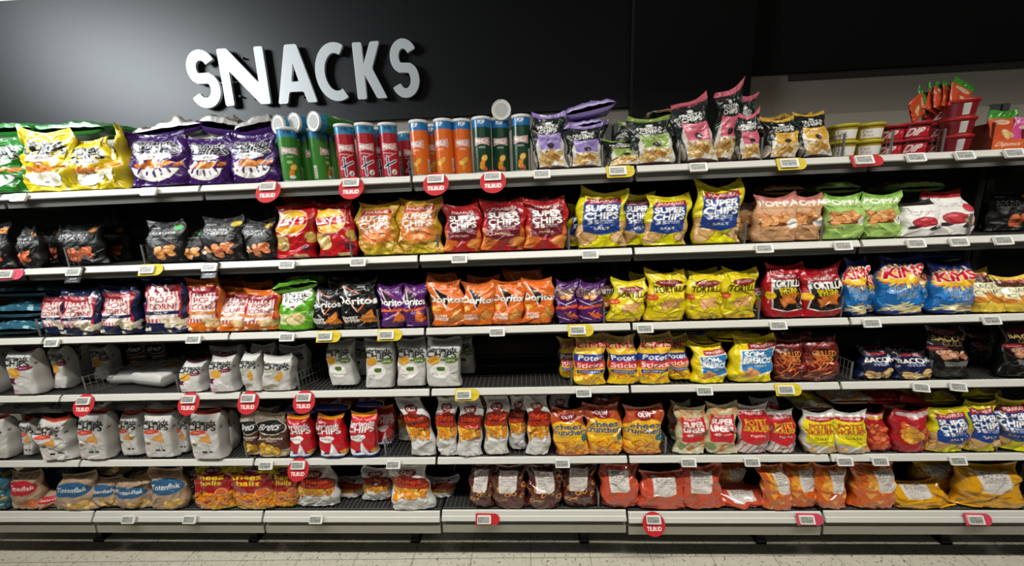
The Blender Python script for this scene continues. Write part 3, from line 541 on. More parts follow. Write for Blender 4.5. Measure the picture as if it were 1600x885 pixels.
D('rsn', lambda: a_snackred(1), M_FOIL, 'red snack bag with yellow picture', 'snack_bag', 'snack bag')
D('totr', lambda: a_toten('b01c30', ('c85a34', 'd87848')), M_MATTE, 'brown paper chips bag with red oval')
D('totb', lambda: a_toten('23567e', ('d8b468', 'c8a050', 'e4c888')), M_MATTE, 'brown paper chips bag with blue oval')
D('ball', a_balls, M_GLOSS, 'yellow and red cheese balls bag', 'cheese_balls_bag', 'snack bag')
D('fpb', lambda: a_fp('4c1c18', 'ring'), M_GLOSS, 'brown party mix bag', 'party_mix_bag', 'snack bag')
D('fpc', lambda: a_fp('c24a30', 'stick'), M_GLOSS, 'coral red snack bag', 'snack_bag', 'snack bag')
D('fpo', lambda: a_fp('cc5a1c', 'crisp', True), M_GLOSS, 'orange corn chips bag', 'corn_chips_bag', 'snack bag')
D('fpn', lambda: a_fp('d89c18', 'nut'), M_GLOSS, 'golden yellow peanut puffs bag', 'peanut_puffs_bag', 'snack bag')

SHELF_Z = {1: 1.8812, 2: 1.5550, 3: 1.2299, 4: .9382, 5: .5852, 6: .2912}
SHELF_N = {1: 'top shelf', 2: 'second shelf', 3: 'third shelf', 4: 'fourth shelf', 5: 'fifth shelf', 6: 'bottom shelf'}
ITEMS = []; SEED = [100]
def art_of(k):
    if k not in ART: ART[k] = DES[k][0]()
    return ART[k]
def bag(row, key, xl, xr, yt, d=.02, T=.038, lean=4, roll=0, yaw=0, pose='front row', zb=None, ybot=None, **kw):
    fn, m, desc, name, cat, dk = DES[key]; k = dict(dk); k.update(kw); SEED[0] += 1
    y0 = d + T * 1.0 - .026; block = k.get('p', 2.6) > 3.2
    zs = SHELF_Z[row] + .002 if zb is None else zb
    xc = (xl + xr) / 2
    if row == 6 and 690 < xc < 978 and zb is None: zs += .006
    # bottom pixel on the shelf
    yb = toscreen((ray(xc, 500, y=y0)[0], y0, zs))[1]
    for _ in range(3): P = ray(xc, yb, y=y0); yb += toscreen((P[0], y0, zs))[1] - yb if abs(P[2] - zs) > 1e-4 else 0
    ym = (yt + yb) / 2
    if block:
        yl, yr = (d + .3 * T, d + 1.7 * T) if xc < 825 else (d + 1.7 * T, d + .3 * T)
        if abs(xc - 825) < 60: yl = yr = d + .4 * T
    else: yl = yr = y0 + .2 * T
    A = ray(xl, ym, y=yl); Bp = ray(xr, ym, y=yr); w = Bp[0] - A[0]; x = (A[0] + Bp[0]) / 2
    ytop = y0 + .22 * math.sin(math.radians(lean)); zt = ray(xc, yt, y=ytop)[2]
    h = max(.06, zt - zs); rl = math.tan(math.radians(roll))
    o = make_bag(name, art_of(key), m, w * 1.02, h, T, SEED[0], shx=rl, shy=math.tan(math.radians(lean)), **k)
    o.rotation_euler.z = math.radians(yaw); o.location = (x - rl * h / 2, y0, zs)
    ITEMS.append((row, key, pose, x, desc, cat, o)); return o
def lying(row, key, xl, xr, yt, yb, d=.04, lean=87, roll=0, yaw=0, L=.25, pose='lying on top', T=None, **kw):
    fn, m, desc, name, cat, dk = DES[key]; k = dict(dk); k.update(kw); SEED[0] += 1
    A = ray(xl, (yt + yb) / 2, y=d); B = ray(xr, (yt + yb) / 2, y=d); w = B[0] - A[0]; x = (A[0] + B[0]) / 2
    z1 = ray((xl + xr) / 2, yt, y=d + .06)[2]; z0 = ray((xl + xr) / 2, yb, y=d)[2]
    Tt = T or max(.018, (z1 - z0) * .42)
    o = make_bag(name, art_of(key), m, w * 1.02, L, Tt, SEED[0], **k)
    o.rotation_euler = Euler((-math.radians(lean), math.radians(roll), math.radians(yaw)), 'XYZ'); o.location = (x, d, max(z0, SHELF_Z[row] + .003) + Tt * .95)
    ITEMS.append((row, key, pose, x, desc, cat, o)); return o
#BAGS

# ------------------------------------------------------------------ room
TH = 0.01575
def floor():
    mb = MB(); mb.box(-6, 6, -6, 1.2, -.05, 0); m = bpy.data.materials.new('terrazzo_tile'); m.use_nodes = True; nt = m.node_tree; N = nt.nodes; L = nt.links; b = N['Principled BSDF']; b.inputs['Roughness'].default_value = .42
    tc = N.new('ShaderNodeTexCoord'); sp = N.new('ShaderNodeSeparateXYZ'); L.new(tc.outputs['Object'], sp.inputs[0])
    def mth(op, a, v=None, c=None):
        n = N.new('ShaderNodeMath'); n.operation = op
        for i, q in enumerate((a, v, c)):
            if q is None: continue
            if isinstance(q, (int, float)): n.inputs[i].default_value = q
            else: L.new(q, n.inputs[i])
        return n.outputs[0]
    gs = []
    for ax, off in (('X', -.0344), ('Y', .012)):
        t = mth('DIVIDE', mth('SUBTRACT', sp.outputs[ax], off), .3); f = mth('ABSOLUTE', mth('SUBTRACT', mth('FRACT', mth('ADD', t, .5)), .5)); gs.append(mth('LESS_THAN', f, .0045))
    g = mth('MAXIMUM', gs[0], gs[1])
    v = N.new('ShaderNodeTexVoronoi'); v.inputs['Scale'].default_value = 120; L.new(tc.outputs['Object'], v.inputs['Vector']); n = N.new('ShaderNodeTexNoise'); n.inputs['Scale'].default_value = 60; L.new(tc.outputs['Object'], n.inputs['Vector'])
    thr = mth('MULTIPLY', mth('SUBTRACT', n.outputs['Fac'], .40), 1.8); s = mth('LESS_THAN', v.outputs['Distance'], thr)
    sc = mth('MULTIPLY', s, mth('GREATER_THAN', v.outputs['Color'], .35))
    def mix(f, a, c):
        n = N.new('ShaderNodeMix'); n.data_type = 'RGBA'
        L.new(f, n.inputs[0])
        for i, q in ((6, a), (7, c)):
            if isinstance(q, str): n.inputs[i].default_value = (*s2l(q), 1)
            else: L.new(q, n.inputs[i])
        return n.outputs[2]
    n2 = N.new('ShaderNodeTexNoise'); n2.inputs['Scale'].default_value = 25; L.new(tc.outputs['Object'], n2.inputs['Vector'])
    c = mix(n2.outputs['Fac'], 'b2ad9c', 'cac5b5'); c = mix(sc, c, '6a6254'); c = mix(g, c, '5c574c'); L.new(c, b.inputs['Base Color'])
    o = mb.build('floor', m); o.rotation_euler.z = TH; struct(o)
floor()
struct(MB().box(-6, 6, .47, .6, 0, 3.4).build('wall_back', M_WALL))
struct(MB().box(-6, 6, -6, .6, 3.4, 3.5).build('ceiling', mat('ceiling_paint', '4a4a48', .9)))
struct(MB().box(.53, 1.085, .40, .47, 1.2, 3.4).build('wall_pillar', M_PILLAR))
struct(MB().box(1.30, 6, .462, .47, 2.300, 2.335).build('dark_strip_1', mat('grey_strip', '4a4740', .7)))  # thin dark grey strip, flush on the wall just below the right board
# light grey shelf back wall above the top shelf on the left, dark edge below the sign board
b1 = MB().box(-4.4, .529, .445, .47, 2.216, 2.872).build('sign_board', M_BOARD); tag(b1, 'long black sign board carrying the white SNACKS letters', 'sign board')
b2 = MB().box(1.085, 4.2, .445, .47, 2.332, 3.35).build('sign_board', M_BOARD2); tag(b2, 'plain black board on the wall at the upper right', 'board')

# letters -------------------------------------------------------------
def arc(cx, cy, rx, ry, a0, a1, n=16):
    return [(cx + rx * math.cos(math.radians(a0 + (a1 - a0) * i / n)), cy + ry * math.sin(math.radians(a0 + (a1 - a0) * i / n))) for i in range(n + 1)]
def stroke(pts, hw):
    L, R = [], []
    for i, p in enumerate(pts):
        a = pts[max(0, i - 1)]; b = pts[min(len(pts) - 1, i + 1)]; d = Vector((b[0] - a[0], b[1] - a[1])).normalized(); L.append((p[0] - d.y * hw, p[1] + d.x * hw)); R.append((p[0] + d.y * hw, p[1] - d.x * hw))
    return L + R[::-1]
def rounded(poly, r, thr=35):
    out = []; n = len(poly)
    for i in range(n):
        p = Vector(poly[i]); a = Vector(poly[i - 1]) - p; b = Vector(poly[(i + 1) % n]) - p
        if a.length < 1e-6 or b.length < 1e-6: continue
        if math.degrees(math.pi - a.angle(b)) > thr:
            q = min(r, a.length * .45, b.length * .45); s = p + a.normalized() * q; e = p + b.normalized() * q
            for t in (0, .25, .5, .75, 1): out.append(tuple(s * (1 - t) ** 2 + p * 2 * t * (1 - t) + e * t ** 2))
        else: out.append(tuple(p))
    return out
def S_shape(w, h, t):
    r = t / 2; rx = w / 2 - r; r1 = h * .235 - r * .2; top = arc(w / 2, h - r - r1 * 1.0, rx * .92, r1, 25, 235, 18); bot = arc(w / 2, r + r1 * 1.08, rx, r1 * 1.08, 55, -155, 18)
    return [rounded(stroke(top + bot, r), t * .2)]
def letter(ch, w, h):
    t = .30 * w if ch != 'S' else .30 * w
    if ch == 'S': return S_shape(w, h, t)
    if ch == 'N': t = .19 * w; return [rounded([(0, 0), (t, 0), (t, h * .62), (w - t * 1.12, 0), (w, 0), (w, h), (w - t, h), (w - t, h * .37), (1.12 * t, h), (0, h)], t * .22)]
    if ch == 'A':
        t = .24 * w; return [rounded([(0, 0), (t, 0), (t * 1.32, h * .2), (w - t * 1.32, h * .2), (w - t, 0), (w, 0), (w / 2 + t * .62, h), (w / 2 - t * .62, h)], t * .2), rounded([(t * 1.68, h * .37), (w - t * 1.68, h * .37), (w / 2, h * .70)][::-1], t * .1)]
    if ch == 'C': t = .27 * w; return [rounded(stroke(arc(w * .60, h / 2, w * .60 - t / 2, h / 2 - t / 2, 62, 298, 30), t / 2), t * .2)]
    if ch == 'K': t = .30 * w; return [rounded([(0, 0), (t, 0), (t, h * .45), (w - t * 1.1, 0), (w, 0), (w * .58, h * .54), (w * .9, h), (w * .9 - t * 1.02, h), (t, h * .60), (t, h), (0, h)], t * .2)]
lets = [('S', 292, 346, 78, 170), ('N', 344, 421, 75, 165), ('A', 427, 494.5, 70, 162), ('C', 491, 550, 67, 159), ('K', 552.5, 605, 66, 155), ('S', 607.5, 657.5, 61, 153.5)]
lname = ['white letter S starting the SNACKS sign', 'white letter N second in the SNACKS sign', 'white letter A third in the SNACKS sign', 'white letter C in the middle of the SNACKS sign', 'white letter K before the last S of the SNACKS sign', 'white letter S ending the SNACKS sign']
for (ch, xl, xr, yt, yb), lb in zip(lets, lname):
    yy = .422; ym = (yt + yb) / 2; top = ray((xl + xr) / 2, yt, y=yy)[2]; bot = ray((xl + xr) / 2, yb, y=yy)[2]
    # letters share one baseline and lean with the perspective; widths from the middle of each letter
    A = ray(xl + 3, ym, y=yy); B = ray(xr - 3, ym, y=yy); w = (B[0] - A[0]); h = top - bot
    cu = bpy.data.curves.new('letter', 'CURVE'); cu.dimensions = '2D'; cu.fill_mode = 'BOTH'; cu.extrude = .006; cu.bevel_depth = .0012
    for ring in letter(ch, w, h):
        sp = cu.splines.new('POLY'); sp.points.add(len(ring) - 1); sp.use_cyclic_u = True
        for i, p in enumerate(ring): sp.points[i].co = (p[0], p[1], 0, 1)
    o = bpy.data.objects.new('letter_tmp', cu); COL.objects.link(o); ev = o.evaluated_get(bpy.context.evaluated_depsgraph_get()); me = bpy.data.meshes.new_from_object(ev); bpy.data.objects.remove(o)
    me.materials.clear(); me.materials.append(M_LETTER); o = bpy.data.objects.new('sign_letter', me); COL.objects.link(o)
    o.location = (A[0], yy, bot); o.rotation_euler = (math.pi / 2, 0, 0); tag(o, lb, 'sign letter', 'letters of the SNACKS sign')
    st = MB()
    for sx, sz in ((.3, .18), (.5, .85), (.62, .12)): st.box(w * sx - .004, w * sx + .004, h * sz - .004, h * sz + .004, -.024, -.005)
    so = st.build('standoff', M_LETSIDE, o)

# ------------------------------------------------------------------ shelving bays
def jx(k): return -2.2658 + .9 * k        # world x of the joint with index k
def bay(k, label):
    x0, x1 = jx(k) + .006, jx(k + 1) - .006; root = empty('shelving_bay', ((x0 + x1) / 2, .2, 0)); ox, oy = root.location.x, .2
    tag(root, label, 'shelving unit', 'shelving bays along the wall'); a, b = x0 - ox, x1 - ox
    def B(name, m, mb, parent=None): return mb.build(name, m, parent or root)
    up = MB()
    for xx in (a, b - .03): up.box(xx, xx + .03, .19, .25, 0, 2.13)
    B('upright', M_LIP, up)
    bp = MB(); zz = .2
    while zz < 2.1: bp.box(a + .03, b - .03, .215, .222, zz, min(zz + .395, 2.12)); zz += .4
    B('back_panel', M_BACKP, bp); B('upper_back_panel', M_WALL, MB().box(a, b, .205, .214, 1.87, 2.125))
    for row, z in SHELF_Z.items():
        if row == 6 and k == 2: z += .006
        if row == 6 and k == 3: z -= .004
        D_ = .43
        s = MB(); s.box(a, b, -.19, -.2 + D_ + .0, z - .026, z - .008)
        if row < 6: s.box(a, b, -.198, -.19, z - .04 if row > 2 else z - .056, z - .004)
        sh = B('shelf', M_SHELF if row > 1 else M_LIP, s)
        g = MB(); n = 40
        for i in range(n): xx = a + .012 + (b - a - .024) * i / (n - 1); g.wire((xx, -.188, z - .002), (xx, D_ - .21, z - .002), .0014, 4)
        for yy in (-.185, -.06, .06, .18): g.wire((a, yy, z - .005), (b, yy, z - .005), .0022, 4)
        g.build('wire_grille', M_WIRE, sh)
        if row < 6:
            pr = MB().prism([(-.1995, z + .001), (-.2065, z - .002), (-.2180, z - .023), (-.2155, z - .027), (-.199, z - .026)], a, b); pr.build('price_rail', M_RAIL, sh)
            lp = MB().box(a + .002, b - .002, -.2, -.196, z - .060 if row == 1 else z - .052 if row == 2 else z - .040, z - .024); lp.build('front_lip', M_LIP if row < 3 else M_SHELF, sh)
            for xx in (a + .002, b - .006): 
                br = MB(); n0 = len(br.v); br.v += [(xx, -.19, z - .027), (xx, .2, z - .027), (xx, .2, z - .10), (xx, -.19, z - .045), (xx + .004, -.19, z - .027), (xx + .004, .2, z - .027), (xx + .004, .2, z - .10), (xx + .004, -.19, z - .045)]
                br.f += [(0, 1, 2, 3), (7, 6, 5, 4), (0, 4, 5, 1), (1, 5, 6, 2), (2, 6, 7, 3), (3, 7, 4, 0)]; br.build('bracket', M_LIP, sh)
        else:
            pr = MB().prism([(-.205, z + .003), (-.212, z), (-.220, z - .018), (-.224, z - .020), (-.232, z - .038), (-.229, z - .042), (-.205, z - .040)], a, b); pr.build('price_rail', M_RAIL, sh)
            pl = MB().prism([(-.206, z - .038), (-.206, z - .066), (-.222, z - .069), (-.222, z - .072), (-.224, z - .110), (-.2, z - .112), (-.2, z - .038)], a, b); pl.build('plinth', M_PLINTH, root)
    ft = MB().box(b - .2, b - .16, -.1, -.05, .0, .2).box(b - .205, b - .155, -.11, -.04, .0, .02); ft.build('foot', M_BLACK, root, bevel=.003)
    MB().box(a, b, .15, .16, 0.002, .19).build('kick_panel', M_BLACK, root)
for k, lb in ((-1, 'shelving bay at the left edge, green and yellow chips bags on top'), (0, 'shelving bay holding navy popcorn bags, purple chips bags on top'), (1, 'shelving bay under the letters C and K, with green and red cans on top'), (2, 'middle shelving bay holding orange and dark green cans on its top shelf'), (3, 'shelving bay behind the black pillar foot, with yellow tortilla bags'), (4, 'shelving bay near the right edge, red dip tubs on its top shelf'), (5, 'shelving bay beyond the right frame edge, barely visible')):
    bay(k, lb)

# ------------------------------------------------------------------ wire dividers
def divider(row, px, h=.085, deep=.30, yaw=0, d=.012, x=None):
    z = SHELF_Z[row]; X = ray(px, 500, y=d)[0]
    for _ in range(3): v = toscreen((X, d, z + h / 2))[1]; X = ray(px, v, y=d)[0]
    g = MB(); n = 15
    for i in range(n + 1): g.wire((0, i * deep / n, 0.001), (0, i * deep / n, h), .0013, 4)
    for zz in (.003, h * .55, h): g.wire((0, 0, zz), (0, deep, zz), .0016, 4)
    root = g.build('wire_divider', M_WIRE); root.location = (X, d, z); root.rotation_euler.z = -math.radians(yaw)
    MB().box(-.0035, .0035, -.002, .003, .0, h + .003).build('front_post', M_WIRE, root)
    DIVS.append((row, X, root)); return root
DIVS = []
for row, px, yaw in ((1, 644, 0), (1, 827, 0), (1, 941, 0), (1, 1062, 6), (1, 1190, 0), (1, 1318, 0), (1, 1393, 0), (1, 1474, 0),
                (2, 105, -6), (2, 224, 0), (2, 548, 0), (2, 684, 0), (2, 889, 0), (2, 1164, 0), (2, 1284, 0), (2, 1400, 0), (2, 1515, 4),
                (3, 60, 0), (3, 591, 0), (3, 669, 0), (3, 944, 0), (3, 1186, 0), (3, 1315, 0), (3, 1510, 0),
                (4, 132, 30), (4, 277, 0), (4, 384, 0), (4, 466, 18), (4, 893, 0), (4, 1199, 0), (4, 1330, 0), (4, 1454, -20),
                (5, 384, 0), (5, 602, 10), (5, 1040, 0), (5, 1240, 0), (6, 935, 0), (6, 1390, 0), (6, 1590, 0)):
    divider(row, px, yaw=yaw)

# ------------------------------------------------------------------ cans and tubs
def lathe(name, prof, m, parent=None, n=48, loc=(0, 0, 0)):
    mb = MB(); k = len(prof)
    for r, z in prof:
        for i in range(n): t = 2 * math.pi * i / n; mb.v.append((r * math.sin(t) + loc[0], -r * math.cos(t) + loc[1], z + loc[2]))
    for j in range(k - 1):
        for i in range(n): i2 = (i + 1) % n; mb.f.append((j * n + i, j * n + i2, (j + 1) * n + i2, (j + 1) * n + i))
    mb.f.append(tuple(range(n))[::-1]); mb.f.append(tuple((k - 1) * n + i for i in range(n)))
    return mb.build(name, m, parent, smooth=False)
def smooth_auto(o):
    o.data.polygons.foreach_set('use_smooth', np.array([len(p.vertices) == 4 for p in o.data.polygons])); return o
CANP = {}
M_LID = mat('translucent_white_lid', 'd8d8d6', .35)
def can_mesh(kind):
    if kind in CANP: return CANP[kind]
    art = a_can(*{'green': ('347a26', '2c86b0', 'green'), 'red': ('a81828', '2c86b0', 'red'), 'orange': ('d8641c', '1e72b4', 'orange'), 'dark': ('123a24', '1e72b4', 'dark')}[kind])
    Hn, Wn = art.shape[:2]; R = .0375; h = .216; u = (np.arange(Wn) + .5) / Wn; t = 2 * np.pi * (u - .5)
    X = R * np.sin(t)[None, :] + 0 * np.arange(Hn)[:, None]; Y = -R * np.cos(t)[None, :] + 0 * X; Z = np.linspace(.003, h, Hn)[:, None] + 0 * X
    o = mesh_np('can_body', np.stack([X, Y, Z], -1).reshape(-1, 3), gridfaces(Wn, Hn, True), M_FOIL, None, art.reshape(-1, 3))
    base = smooth_auto(lathe('metal_rim', [(.0385, 0), (.0388, .004), (.0375, .006)], M_WIRE)); lid = smooth_auto(lathe('lid', [(.0385, h - .008), (.0392, h - .006), (.0392, h + .003), (.0375, h + .004), (.0365, h + .001)], M_LID))
    ring = smooth_auto(lathe('lid_print', [(.027, h + .0012), (.027, h + .0016)], mat('lid_grey_print', 'b4b4b2', .5)))
    for q in (o, base, lid, ring): COL.objects.unlink(q)
    CANP[kind] = (o, base, lid, ring); return CANP[kind]
CANS = []
def can(kind, loc, yaw=0, rot=None, label=''):
    protos = can_mesh(kind); root = empty('snack_can', loc, rot or (0, 0, math.radians(yaw)))
    for q in protos: c = q.copy(); COL.objects.link(c); c.parent = root
    nm = {'green': 'green', 'red': 'red', 'orange': 'orange', 'dark': 'dark green'}[kind]
    tag(root, label, 'snack can', f'{nm} snack cans on the top shelf'); return root
Z1 = SHELF_Z[1] + .001
def canpx(kind, xc, d, label, yaw=0):
    y = d + .039; X = ray(xc, 235, y=y)[0]; yaw = math.degrees(math.atan2(-X, y + 1.52)) * .8 + yaw * (-1 if kind == 'orange' else 1); can(kind, (X, y, Z1), yaw, label=label)
canpx('green', 452, .012, 'green snack can standing frontmost beside the purple bags', 6)
canpx('green', 442, .10, 'green snack can hidden behind the frontmost green can', 0)
canpx('green', 479, .10, 'green snack can just right of and behind the frontmost green can', 50)
canpx('green', 499, .055, 'green snack can turned sideways, second from the right of the green cans', 60)
canpx('green', 520, .12, 'green snack can with white side panel touching the red cans', 75)
canpx('red', 541, .012, 'red snack can with Norwegian flag print, leftmost of the red cans', 4)
canpx('red', 573, .012, 'red snack can with flag and football print, second of the red cans', 4)
canpx('red', 590, .10, 'red snack can mostly hidden between the two right front red cans', 30)
canpx('red', 609, .030, 'red snack can with notched lid, rightmost of the front red cans', 2)
canpx('red', 629, .22, 'red snack can far back, left one beside the shelf joint', 0)
canpx('red', 638, .20, 'red snack can far back, right one beside the shelf joint', 20)
canpx('orange', 657, .012, 'orange snack can leftmost right of the shelf joint', 25)
canpx('orange', 677, .10, 'orange snack can hidden between the two left front orange cans', 10)
canpx('orange', 695, .012, 'orange snack can in the middle of the front orange cans', 25)
canpx('orange', 723, .030, 'orange snack can rightmost beside the dark green cans', -4)
canpx('dark', 754, .012, 'dark green snack can leftmost of the three standing', 0)
canpx('dark', 783, .040, 'dark green snack can in the middle under the lying can', -3)
canpx('dark', 815, .012, 'dark green snack can rightmost beside the lilac label bags', -4)
def lyingcan(kind, px, py, y, yaw, label):
    # lid towards the aisle
    P = ray(px, py, y=y); h = .22; a = math.radians(yaw)
    dirv = Vector((math.sin(a), math.cos(a), 0)); base = Vector(P) + dirv * h      # bottom far, lid at P
    can(kind, tuple(base), rot=(math.pi / 2, 0, -a), label=label)
lyingcan('green', 433, 195, .05, 22, 'snack can lying on the green cans, leftmost white lid')
lyingcan('green', 458, 191.5, .05, 22, 'snack can lying on the green cans, middle white lid')
lyingcan('green', 488.5, 189.5, .03, 24, 'snack can lying on the green cans, rightmost white lid')
lyingcan('dark', 783, 171.5, .035, 2, 'snack can lying on the dark green cans with white lid facing out')

TUBP = {}
def tub(kind, xl, xr, yt, d, yaw, label, z=None, level=0):
    if kind not in TUBP:
        art = a_tub(kind); Hn, Wn = art.shape[:2]; u = (np.arange(Wn) + .5) / Wn; t = 2 * np.pi * (u - .5); zz = np.linspace(0, .062, Hn)[:, None]; R = .047 + .006 * zz / .062
        X = R * np.sin(t)[None, :]; Y = -R * np.cos(t)[None, :]; o = mesh_np('tub_body', np.stack([X, Y, zz + 0 * X], -1).reshape(-1, 3), gridfaces(Wn, Hn, True), M_CARD, None, art.reshape(-1, 3))
        lm = mat('yellow_lid', 'b8a820', .35) if kind == 'fp' else mat('red_lid', 'a8141e', .35)
        lid = smooth_auto(lathe('lid', [(.052, .058), (.057, .060), (.058, .070), (.056, .0725), (.052, .072)], lm)); bot = lathe('tub_base', [(.0465, .0), (.047, .002)], M_LID)
        for q in (o, lid, bot): COL.objects.unlink(q)
        TUBP[kind] = (o, lid, bot)
    w = (ray(xr, 210, y=d)[0] - ray(xl, 210, y=d)[0]); s = w / .116; X = (ray(xr, 210, y=d)[0] + ray(xl, 210, y=d)[0]) / 2
    root = empty('dip_tub', (X, d + .05, Z1 + level * .0735 * s), (0, 0, math.radians(yaw) - math.atan2(X, d + 1.57) * .8)); root.scale = (s, s, s)
    for q in TUBP[kind]: c = q.copy(); COL.objects.link(c); c.parent = root
    tag(root, label, 'dip tub', ('yellow lid tubs' if kind == 'fp' else 'red dip tubs') + ' on the top shelf'); return root
S_ = .96
for lev, n in ((0, 'lower'), (1, 'upper')):
    tub('fp', 1312, 1354, 0, .03, 6, f'yellow lidded dip tub, {n} one of the left front stack', level=lev)
    tub('fp', 1353, 1395, 0, .03, 6, f'yellow lidded dip tub, {n} one of the right front stack', level=lev)
tub('fp', 1288, 1326, 0, .14, 6, 'yellow lidded dip tub at the back left, lower of its stack', level=0)
tub('fp', 1288, 1326, 0, .14, 6, 'yellow lidded dip tub at the back left, upper of its stack', level=1)
for lev, n in ((0, 'bottom'), (1, 'middle')):
    tub('dip', 1391, 1430, 0, .045, -14, f'red dip tub in the left DIP column, {n if lev == 0 else "upper"} one', level=lev)
    tub('dip', 1427, 1468, 0, .02, 0, f'red dip tub in the second DIP column, {n if lev == 0 else "upper"} one', level=lev)
for lev, n in ((0, 'bottom'), (1, 'middle'), (2, 'top')):
    tub('dip', 1460, 1501, 0, .09, 20, f'red dip tub in the set back third column, {n} one', level=lev)
    tub('bar', 1493, 1537, 0, .02, 10, f'red dip tub with barcode in the right column, {n} one', level=lev)

# sachets, carton
SACH = {}
def sachet(kind, px, py, w, h, y, roll, yaw, lean, label):
    if kind not in SACH: SACH[kind] = {'o': a_sachet('c8502c', '3c8c2c', 'DIP'), 'p': a_sachet('c84a8c', 'd880b0', 'DIP')}[kind]
    P = ray(px, py, y=y); SEED[0] += 1
    o = make_bag('dip_sachet', SACH[kind], M_FOIL, w, h, .006, SEED[0], amp=.004, pinch=.0, earl=0, earr=0)
    o.rotation_euler = (-math.radians(lean), math.radians(roll), math.radians(yaw)); c = Euler(o.rotation_euler).to_matrix() @ Vector((0, 0, h / 2)); o.location = Vector(P) - c
    return tag(o, label, 'dip sachet', 'dip sachets on the top shelf')
sachet('o', 1436, 168, .085, .10, .10, 66, 8, 8, 'orange dip sachet lying leftmost on the red tubs')
for i, (px, py) in enumerate(((1443, 160), (1458, 155), (1470, 151), (1483, 149))):
    sachet('o', px, py, .07, .12, .13 - .01 * i, 22, 10, 15, ['green topped dip sachet standing furthest left in the fan', 'green topped dip sachet second in the fan', 'green topped dip sachet third in the fan', 'green topped dip sachet just behind the large one'][i])
sachet('o', 1502, 149, .105, .125, .08, 24, 8, 10, 'large green topped orange dip sachet at the front of the fan')
for i in range(4): sachet('o', 1566 + i * 1.5, 200, .10, .145, .035 + .012 * i, 0, 4, 8, ['green topped orange sachet at the front of the display carton', 'green topped orange sachet second in the display carton', 'green topped orange sachet third in the display carton', 'green topped orange sachet at the back of the display carton'][i])
for i in range(3): sachet('p', 1602 + i * 3, 206, .10, .12, .035 + .014 * i, 0, 4, 8, ['pink sachet at the front beside the display carton', 'pink sachet second beside the display carton', 'pink sachet at the back beside the display carton'][i])
def carton():
    x0 = ray(1549, 225, y=.02)[0]; x1 = ray(1598, 225, y=.02)[0]; z = Z1; h = ray(1560, 219, y=.02)[2] - z
    cm = mat('orange_carton', 'd8622a', .5); bm = mat('brown_carton', '6a2a18', .6)
    r = MB().box(x0, x1, .02, .15, z, z + .004).box(x0, x1, .147, .15, z, z + h * 2).build('display_carton', bm); tag(r, 'orange display carton reading Dipmix at the right end', 'carton')
    MB().box(x0, x1, .016, .019, z, z + h).build('front_panel', cm, r); MB().box(x0, x0 + .003, .02, .147, z, z + h * 2.8).build('side_panel', bm, r); MB().box(x1 - .003, x1, .02, .147, z, z + h * 2.0).build('side_panel', bm, r)
    a = Art('d8622a', 60, 18, 3); a.asp = .3; a.text('Dipmix', .5, .5, .86, .6, 'f4ece4', bold=1, slant=.2); grid_panel('printed_word', a.out(), x1 - x0 - .01, h * .8, M_CARD, r, (x0 + .005, .0155, z + h * .1))
def grid_panel(name, art, w, h, m, parent, loc, rot=None, mask=None):
    Hn, Wn = art.shape[:2]; xx, zz = np.meshgrid(np.linspace(0, w, Wn), np.linspace(0, h, Hn)); co = np.stack([xx, 0 * xx, zz], -1).reshape(-1, 3)
    o = mesh_np(name, co, gridfaces(Wn, Hn, False), m, parent, art.reshape(-1, 3), smooth=False); o.location = loc
    if rot: o.rotation_euler = rot
    return o
carton()

# ------------------------------------------------------------------ price tags
M_RED = mat('red_offer_card', 'b8141e', .75); M_YEL = mat('yellow_offer_card', 'd0b81a', .7); M_PINK = mat('pink_offer_card', 'c83c54', .7); M_BCARD = mat('black_card_board', '070707', .85)
TAGD = {}
def disp_art(p):
    a = Art('9c9f9a', 40, 22, 3, seed=50); a.asp = .55
    for y in (.82, .70): a.rect(.08, y, .55, y + .05, '50524e')
    a.rect(.08, .32, .12, .6, '50524e'); a.rect(.16, .38, .34, .44, '6a6c68'); a.rect(.16, .22, .34, .3, '50524e')
    if p: a.text(p, .58, .32, .3, .36, '1c1c1c', bold=1); a.text('90', .84, .38, .18, .22, '1c1c1c', bold=0)
    return a.out()
def tilt_mesh(verts_xz, th, name, m, parent, yoff=0):
    n = len(verts_xz); mb = MB(); mb.v = [(x, yoff, z) for x, z in verts_xz] + [(x, yoff + th, z) for x, z in verts_xz]
    mb.f = [tuple(range(n)), tuple(range(2 * n - 1, n - 1, -1))] + [(i, n + i, n + (i + 1) % n, (i + 1) % n) for i in range(n)]
    return mb.build(name, m, parent)
